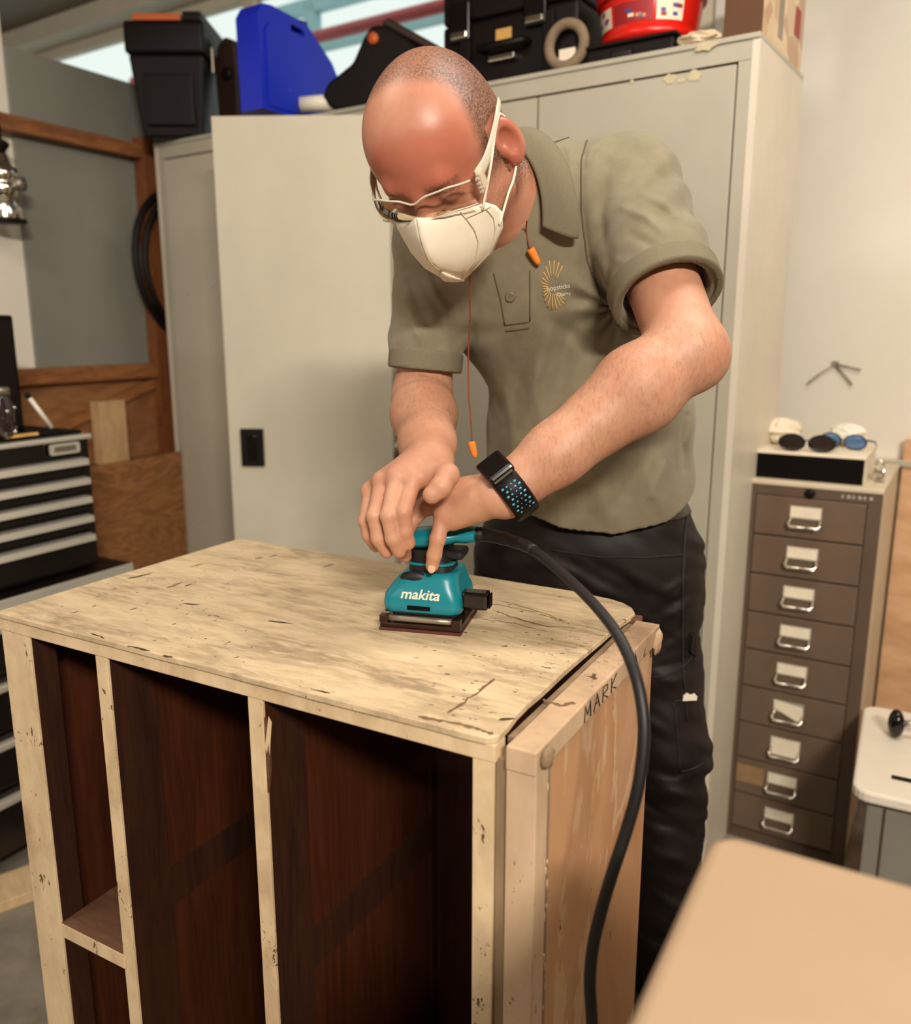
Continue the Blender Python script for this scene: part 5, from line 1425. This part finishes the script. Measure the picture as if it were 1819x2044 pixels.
# ------------------------------------------------------------------ trousers, belt
lhip, lknee, lank = P(1292, 1130, 1.49), P(1330, 1500, 1.56), P(1336, 1850, 1.72)
lank[2] = .10
rhip = hip_c * 2 - lhip; rhip[2] = lhip[2]; rknee = np.array([.12, 1.56, .52]); rank = np.array([.10, 1.72, .10])
def hip_field():
    F_ = Field(); latb = lat0; A3b = np.stack([latb, np.cross([0, 0, 1.0], latb), [0, 0, 1.0]])
    F_.add(EL(hip_c + np.array([0, .005, -.06]), (.182, .134, .17), A3b), .05)
    F_.add(EL(hip_c + np.array([0.01, .03, -.10]), (.18, .14, .13), A3b), .05)
    return F_
tr = hip_field()
for h_, k_, a_ in ((lhip, lknee, lank), (rhip, rknee, rank)):
    tr.add(RC(h_ + np.array([0, .02, -.02]), k_, .092, .072), .06); tr.add(RC(k_, a_ - np.array([0, 0, .06]), .074, .066), .03)
tr.cut(HS(hip_c + np.array([0, 0, .045]), (0, 0, 1)), .004)
def tr_disp(p):
    q = np.stack([p[:, 0] * 14, p[:, 1] * 14, p[:, 2] * 22], 1)
    d = .010 * (vnoise(q, 1) - .5) + .006 * (vnoise(np.stack([p[:, 0] * 12, p[:, 1] * 12, p[:, 2] * 60 + p[:, 0] * 30], 1), 2) - .5)
    w = sst(.16, .0, np.abs(p[:, 2] - .56)) + sst(.2, .0, np.abs(p[:, 2] - .14)) + .5 * sst(.1, 0, np.abs(p[:, 2] - .86))
    d += .0045 * w * np.sin(p[:, 2] * 110 + p[:, 0] * 60 + 9 * vnoise(p * 9, 3)) * vnoise(p * 14, 9)
    return d + fold_disp(p, TR_FOLDS, hip_c, lank)
TR_FOLDS = [([(1325, 1185), (1360, 1165), (1392, 1150)], 9, .006), ([(1322, 1212), (1360, 1192), (1390, 1178)], 7, -.005), ([(1318, 1240), (1355, 1222), (1390, 1205)], 9, .006), ([(1315, 1300), (1350, 1282), (1385, 1250)], 10, .005), ([(1300, 1335), (1350, 1325), (1390, 1300)], 8, -.006), ([(1300, 1360), (1350, 1362), (1400, 1345)], 10, .006), ([(1300, 1540), (1350, 1548), (1395, 1530)], 9, -.008), ([(1300, 1580), (1350, 1585), (1400, 1600)], 12, .006), ([(1300, 1640), (1350, 1650), (1400, 1680)], 10, -.006), ([(1310, 1700), (1360, 1720), (1400, 1740)], 12, .006), ([(1010, 1120), (1100, 1128), (1180, 1150)], 12, .004), ([(1180, 1120), (1240, 1150), (1290, 1200)], 12, -.004)]
D, lo, vox = tr.grid((-.08, 1.22, .03), (.58, 1.92, 1.12), .0052)
V, Fc = surface(D, lo, vox, tr_disp); del D
n = NT('black_work_trousers'); fz = n.noise(9, 5, .65); fy = n.noise(500, 2, .5)
c = n.ramp(fz, [(.38, srgb(17, 10, 8)), (.75, srgb(36, 25, 19))])
n.color(c); n.bump(fy, .2, .0006); M['trouser'] = n.set(.6, 0, .3)
M['stitch'] = plain('dark_stitching', (22, 15, 12), .8, var=.2)
tro = np_mesh('trousers', V, Fc, 'trouser', man, ROOT); tro['label'] = 'black work trousers with side pockets'
bv_tr = bvh_of(V, Fc)
def tr_line(pts, r=.0016, nm='seam', mat='stitch', lift=.0004):
    q = surf_path(bv_tr, pts, lift)
    if len(q) > 2: return MB().tube(q, r, 6).build(nm, mat, tro, ROOT)
tr_line([(1372, 1010), (1366, 1090), (1362, 1180), (1362, 1260), (1364, 1340), (1372, 1440)], .0022)
tr_line([(1100, 1098), (1200, 1112), (1290, 1113), (1362, 1108)], .0018, 'pocket_edge')
tr_line([(1345, 1400), (1380, 1396), (1408, 1384)], .002, 'pocket_edge'); tr_line([(1345, 1400), (1352, 1470), (1358, 1540)], .0016)
tr_line([(1300, 1352), (1330, 1350), (1370, 1325), (1398, 1290)], .002, 'pocket_edge')
def tr_patch(poly, nm, lift=.002, thick=.004):
    pts = [hit(bv_tr, *p) for p in poly]
    if any(p[0] is None for p in pts): return
    m = MB(); a = [p[0] + p[1] * (lift + thick) for p in pts]; b = [p[0] - p[1] * .003 for p in pts]; k = len(a)
    m.add(a + b, [tuple(range(k)), tuple(range(2 * k - 1, k - 1, -1))] + [(i, k + i, k + (i + 1) % k, (i + 1) % k) for i in range(k)])
    return m.build(nm, 'trouser', tro, ROOT)
tr_patch([(1378, 1268), (1384, 1262), (1392, 1272), (1386, 1312), (1374, 1300)], 'tool_loop')
tr_line([(1358, 1540), (1384, 1534), (1404, 1524)], .002, 'pocket_edge')
p_, nn_ = hit(bv_tr, 1372, 1392)
if p_ is not None:
    m = MB(); m.prism([(-.012, -.004), (.012, -.003), (.013, .004), (.008, .009), (.002, .006), (-.005, .010), (-.011, .005)], -.002, .002, M_=Matrix.Translation(p_ + nn_ * .006) @ Matrix.Rotation(math.pi / 2, 4, 'X')); m.build('tissue_in_pocket', 'white_plastic', tro, ROOT)
# belt
F_ = hip_field(); F_.off(.007); bz = hip_c[2] + .022
F_.cut(HS((0, 0, bz + .020), (0, 0, 1))).cut(HS((0, 0, bz - .020), (0, 0, -1)))
D, lo, vox = F_.grid((-.08, 1.2, bz - .05), (.58, 1.92, bz + .05), .004); V, Fc = surface(D, lo, vox)
M['belt'] = plain('grey_black_leather', (52, 44, 38), .45, var=.15, scale=40)
np_mesh('belt', V, Fc, 'belt', man, ROOT)
for px in (1376, 1352):
    q = on_plane(px, 985, hip_c + lat0 * .17, np.array([.2, -1, 0])); 
for lam in (.93, .80):
    pass
# work boots
for a_ in (lank, rank):
    fw_ = nrm(np.array([-.30, -.95, 0])); sd_ = np.cross([0, 0, 1], fw_)
    F_ = Field(); A3 = np.stack([sd_, fw_, [0, 0, 1.0]])
    F_.add(EL(a_ + np.array([0, 0, -.06]) + fw_ * .05, (.05, .14, .055), A3), .03); F_.add(RC(a_ + np.array([0, 0, .04]), a_ + np.array([0, 0, -.05]), .05, .052), .04)
    F_.cut(HS((0, 0, 0.003), (0, 0, -1)), .004)
    D, lo, vox = F_.grid(a_ - np.array([.2, .25, .14]), a_ + np.array([.2, .25, .12]), .006); V, Fc = surface(D, lo, vox)
    np_mesh('boot', V, Fc, 'black_matt', man, ROOT)

# ------------------------------------------------------------------ face mask
M['mask'] = plain('white_mask_fabric', (232, 222, 200), .8, var=.03, scale=60, bump=.06, spec=.2)
M['mask_weld'] = plain('mask_weld_line', (204, 192, 168), .8, var=.03)
ridge = [(.117, -.008), (.127, -.026), (.131, -.044), (.130, -.060), (.124, -.074), (.114, -.086)]
edge = [(.060, .065, -.036), (.050, .071, -.048), (.043, .0725, -.062), (.045, .068, -.082), (.058, .048, -.108), (.076, .005, -.130)]
ma = thing('face_mask_tmp', '', '') if False else None
mesh_rows = {}
for s_ in (1, -1):
    rows = []
    for (rf, ru), (ef, el, eu) in zip(ridge, edge):
        row = []
        for j in range(9):
            t_ = j / 8; bul = math.sin(math.pi * t_) * .008
            row.append(hp(rf * (1 - t_) + ef * t_ + bul * .7, s_ * (el * t_ + bul * .9), ru * (1 - t_) + eu * t_))
        rows.append(row)
    mesh_rows[s_] = rows
m = MB(); m.grid([list(reversed(a)) for a in mesh_rows[-1]]); m.grid(mesh_rows[1]); m.grid([mesh_rows[-1][-1], mesh_rows[1][-1]]); mk = m.build('face_mask', 'mask', man, ROOT)
add_mod(mk, 'SUBSURF', levels=1, render_levels=1, subdivision_type='SIMPLE'); add_mod(mk, 'SOLIDIFY', thickness=.0022, offset=1)
mk['label'] = 'white folded dust mask over nose and mouth'
def mask_pt(s_, i, t_, lift=.0026):
    i0 = int(i); fr = i - i0; i1 = min(i0 + 1, 5)
    r = [ridge[i0][k] * (1 - fr) + ridge[i1][k] * fr for k in (0, 1)]; e = [edge[i0][k] * (1 - fr) + edge[i1][k] * fr for k in (0, 1, 2)]
    bul = math.sin(math.pi * t_) * .008 + lift
    return hp(r[0] * (1 - t_) + e[0] * t_ + bul * .7, s_ * (e[1] * t_ + bul * .9), r[1] * (1 - t_) + e[2] * t_)
for pts in ([(.1 + 4.8 * i / 12, .55 + .08 * i / 12) for i in range(13)], [(.1 + 4.6 * i / 12, .86) for i in range(13)], [(.7, .55 + .4 * i / 8) for i in range(9)], [(5 * i / 14, 0.0) for i in range(15)]):
    MB().tube([mask_pt(1, a, b, .0012) for a, b in pts], .0007, 6).build('weld_line', 'mask_weld', mk, ROOT)
# ear loops
def loop(pts, nm, r, par, mat='mask'):
    MB().tube(smooth_path(pts, 6), r, 8).build(nm, mat, par, ROOT)
for s_ in (1, -1):
    loop([mask_pt(s_, .6, .82, .002), hp(.045, s_ * .079, .0), hp(.012, s_ * .083, .022), hp(-.012, s_ * .085, .032), hp(-.034, s_ * .082, .018)], 'ear_loop', .0017, mk)
    loop([mask_pt(s_, 2.6, .93, .002), hp(.022, s_ * .0785, -.052), hp(.002, s_ * .082, -.046), hp(-.022, s_ * .082, -.04)], 'ear_loop', .0016, mk)

# ------------------------------------------------------------------ clear goggles
gl = NT('clear_goggle_plastic')
tr_ = gl.n('ShaderNodeBsdfTransparent'); tr_.inputs[0].default_value = (.80, .76, .72, 1)
gs = gl.n('ShaderNodeBsdfGlossy'); gs.inputs['Roughness'].default_value = .08; gs.inputs[0].default_value = (.9, .88, .84, 1)
mx = gl.n('ShaderNodeMixShader'); fr_ = gl.n('ShaderNodeFresnel'); fr_.inputs[0].default_value = 1.45
out_ = [x for x in gl.t.nodes if x.type == 'OUTPUT_MATERIAL'][0]
gl.l(fr_.outputs[0], mx.inputs[0]); gl.l(tr_.outputs[0], mx.inputs[1]); gl.l(gs.outputs[0], mx.inputs[2]); gl.l(mx.outputs[0], out_.inputs[0])
M['goggle'] = gl.m
M['goggle_rim'] = plain('cloudy_clear_plastic', (206, 194, 172), .3, var=.05)
def gog(l, w):   # l across the face, w from 0 (top rim) to 1 (lower rim)
    x = abs(l); f = .112 - 4.6 * x * x - 40 * x ** 4 * 12; dip = .007 * math.exp(-(x / .012) ** 2)
    return hp(f + .004 * math.sin(math.pi * w), l, .014 - dip - .030 * w * (1 - .15 * math.exp(-(x / .014) ** 2)) - .3 * max(0, x - .045))
gg = MB().grid([[gog(l, w) for l in np.linspace(-.066, .066, 41)] for w in np.linspace(0, 1, 9)]).build('goggles', 'goggle', man, ROOT)
gg['label'] = 'clear wraparound safety goggles'
MB().tube([gog(l, 0) for l in np.linspace(-.066, .066, 41)], .0013, 8).build('top_rim', 'goggle_rim', gg, ROOT)
MB().tube([gog(l, 1) for l in np.linspace(-.066, .066, 41)], .0009, 6).build('lower_rim', 'goggle_rim', gg, ROOT)
M['goggle_clip'] = plain('clear_clip', (196, 178, 152), .25, var=.1)
for s_ in (1, -1):
    # side arm: a flat band from the clip to above the ear
    ctr = smooth_path([hp(.072, s_ * .069, .004), hp(.05, s_ * .077, .010), hp(.02, s_ * .0815, .021), hp(-.01, s_ * .084, .034), hp(-.035, s_ * .081, .038)], 5); rows = []
    for i, c in enumerate(ctr):
        t_ = i / (len(ctr) - 1); hw = .0085 - .003 * t_; o_ = HL * s_ * .0012
        rows.append([c + HU * hw + o_, c + HU * hw * .5 + o_ * 1.6, c + o_ * 2, c - HU * hw * .5 + o_ * 1.6, c - HU * hw + o_])
    o = MB().grid(rows).build('side_arm', 'goggle_rim', gg, ROOT); add_mod(o, 'SOLIDIFY', thickness=.0014)
    c = hp(.068, s_ * .0735, -.002); ax3 = Matrix(((HN[0], HL[0] * s_, HU[0], c[0]), (HN[1], HL[1] * s_, HU[1], c[1]), (HN[2], HL[2] * s_, HU[2], c[2]), (0, 0, 0, 1)))
    if s_ < 0: continue
    k_ = MB().box(-.008, .008, -.003, .003, -.010, .012, .0015, M_=ax3).build('clip', 'goggle_clip', gg, ROOT)
    for j in range(4): MB().box(.0085, .013, -.002, .002, -.010 + j * .0055, -.0075 + j * .0055, M_=ax3).build('clip_tooth', 'goggle_clip', k_, ROOT)

# ------------------------------------------------------------------ corded ear plugs
M['plug'] = plain('orange_foam', (232, 130, 40), .8, var=.06, scale=60)
M['plug_cord'] = plain('red_brown_cord', (130, 60, 34), .5, var=.1)
EPR = P(949, 914, 1.235)
def plug_mesh(nm, a, b, par):
    a, b = np.asarray(a), np.asarray(b); pts = [a + (b - a) * t_ for t_ in (0, .04, .3, .7, .9, 1.0)]
    return MB().tube(pts, [.0052, .0058, .0056, .0048, .0036, .0015], 14).build(nm, 'plug', par, EPR)
ep = thing('corded_earplugs', 'orange foam earplugs on a thin red cord hanging from his collar', 'earplugs', tuple(EPR))
pa, na = hit(bv_sh, 1058, 494); pb, nb_ = hit(bv_sh, 1075, 527)
if pa is not None: plug_mesh('plug', pa + na * .007, pb + nb_ * .007, ep)
plug_mesh('plug', P(941, 882, 1.235), P(949, 914, 1.235), ep)
q = [P(938, 552, 1.15), P(938, 575, 1.165), P(938, 640, 1.19), P(935, 720, 1.215), P(936, 790, 1.225), P(941, 850, 1.232), P(942, 882, 1.235)]
MB().tube(smooth_path(q, 6), .0011, 6).build('cord', 'plug_cord', ep, EPR)
pc, nc = hit(bv_sh, 1050, 470)
q = [P(1052, 440, 1.14), P(1051, 465, 1.165), pa + na * .007]
MB().tube(smooth_path(q, 6), .0010, 6).build('cord', 'plug_cord', ep, EPR)

# ------------------------------------------------------------------ wrist watch
W0 = P(1008, 980, 1.095); wd = nrm(lel - lwr)
wc = lwr + wd * .008; WTR = wc.copy()
upv = nrm(np.array([-.22, -.45, .87])); upv = nrm(upv - wd * (upv @ wd)); sdv = np.cross(wd, upv)
wt = thing('wrist_watch', 'black smart watch with blue perforated strap on his left wrist', 'watch', tuple(WTR))
def wring(a): return wc + (upv * math.cos(a) + sdv * math.sin(a)) * .0395
def at_w(ang, rad, along): return wc + (upv * math.cos(ang) + sdv * math.sin(ang)) * rad + wd * along
rows = []
for a in np.linspace(0, 2 * math.pi, 49):
    rows.append([at_w(a, .0375, -.0155), at_w(a, .0395, -.014), at_w(a, .040, 0), at_w(a, .0395, .014), at_w(a, .0375, .0155)])
o = MB().grid(rows).build('strap', 'black', wt, WTR); add_mod(o, 'SOLIDIFY', thickness=.002)
M['strap_blue'] = plain('bright_blue_inlay', (70, 160, 190), .5, var=.1)
vdir = nrm(CAM - wc); ang0 = math.atan2(vdir @ sdv, vdir @ upv)
for i in range(8):
    for j in range(4):
        a = (.72 + i * .14) * (1 if ang0 > 0 else -1); al_ = -.0105 + j * .0062 + (.0028 if i % 2 else 0)
        c = at_w(a, .0407, al_); rad_ = nrm(upv * math.cos(a) + sdv * math.sin(a)); tan_ = np.cross(wd, rad_)
        MB().ellipsoid(c, (.0025, .0019, .0013), 8, 5, axes=np.stack([wd, tan_, rad_])).build('strap_hole', 'strap_blue', o, WTR)
ca_ = at_w(0, .042, 0); Mw = Matrix(((sdv[0], wd[0], upv[0], ca_[0]), (sdv[1], wd[1], upv[1], ca_[1]), (sdv[2], wd[2], upv[2], ca_[2]), (0, 0, 0, 1)))
o = MB().box(-.022, .022, -.0185, .0185, -.004, .0075, .005, 3, Mw).build('case', 'black_gloss', wt, WTR)
MB().box(-.018, .018, -.0148, .0148, .0076, .0086, .0005, 1, Mw).build('screen', 'black_gloss', wt, WTR)
MB().box(-.0225, -.0215, -.014, .014, .0, .003, 0, 1, Mw).build('case_edge', 'chrome', wt, WTR)
MB().box(.0222, .0232, -.014, .014, .0, .003, 0, 1, Mw).build('case_edge', 'chrome', wt, WTR)

# pale rag on the floor behind the furniture
q = atz(1296, 1905, 0.0)
t = thing('floor_rag', 'pale grey crumpled rag on the floor beside the boot', 'rag', (q[0], q[1] + .06, 0.0))
crumple('rag', 'cloth_white', t, .06, .07, .045, 17, .35)
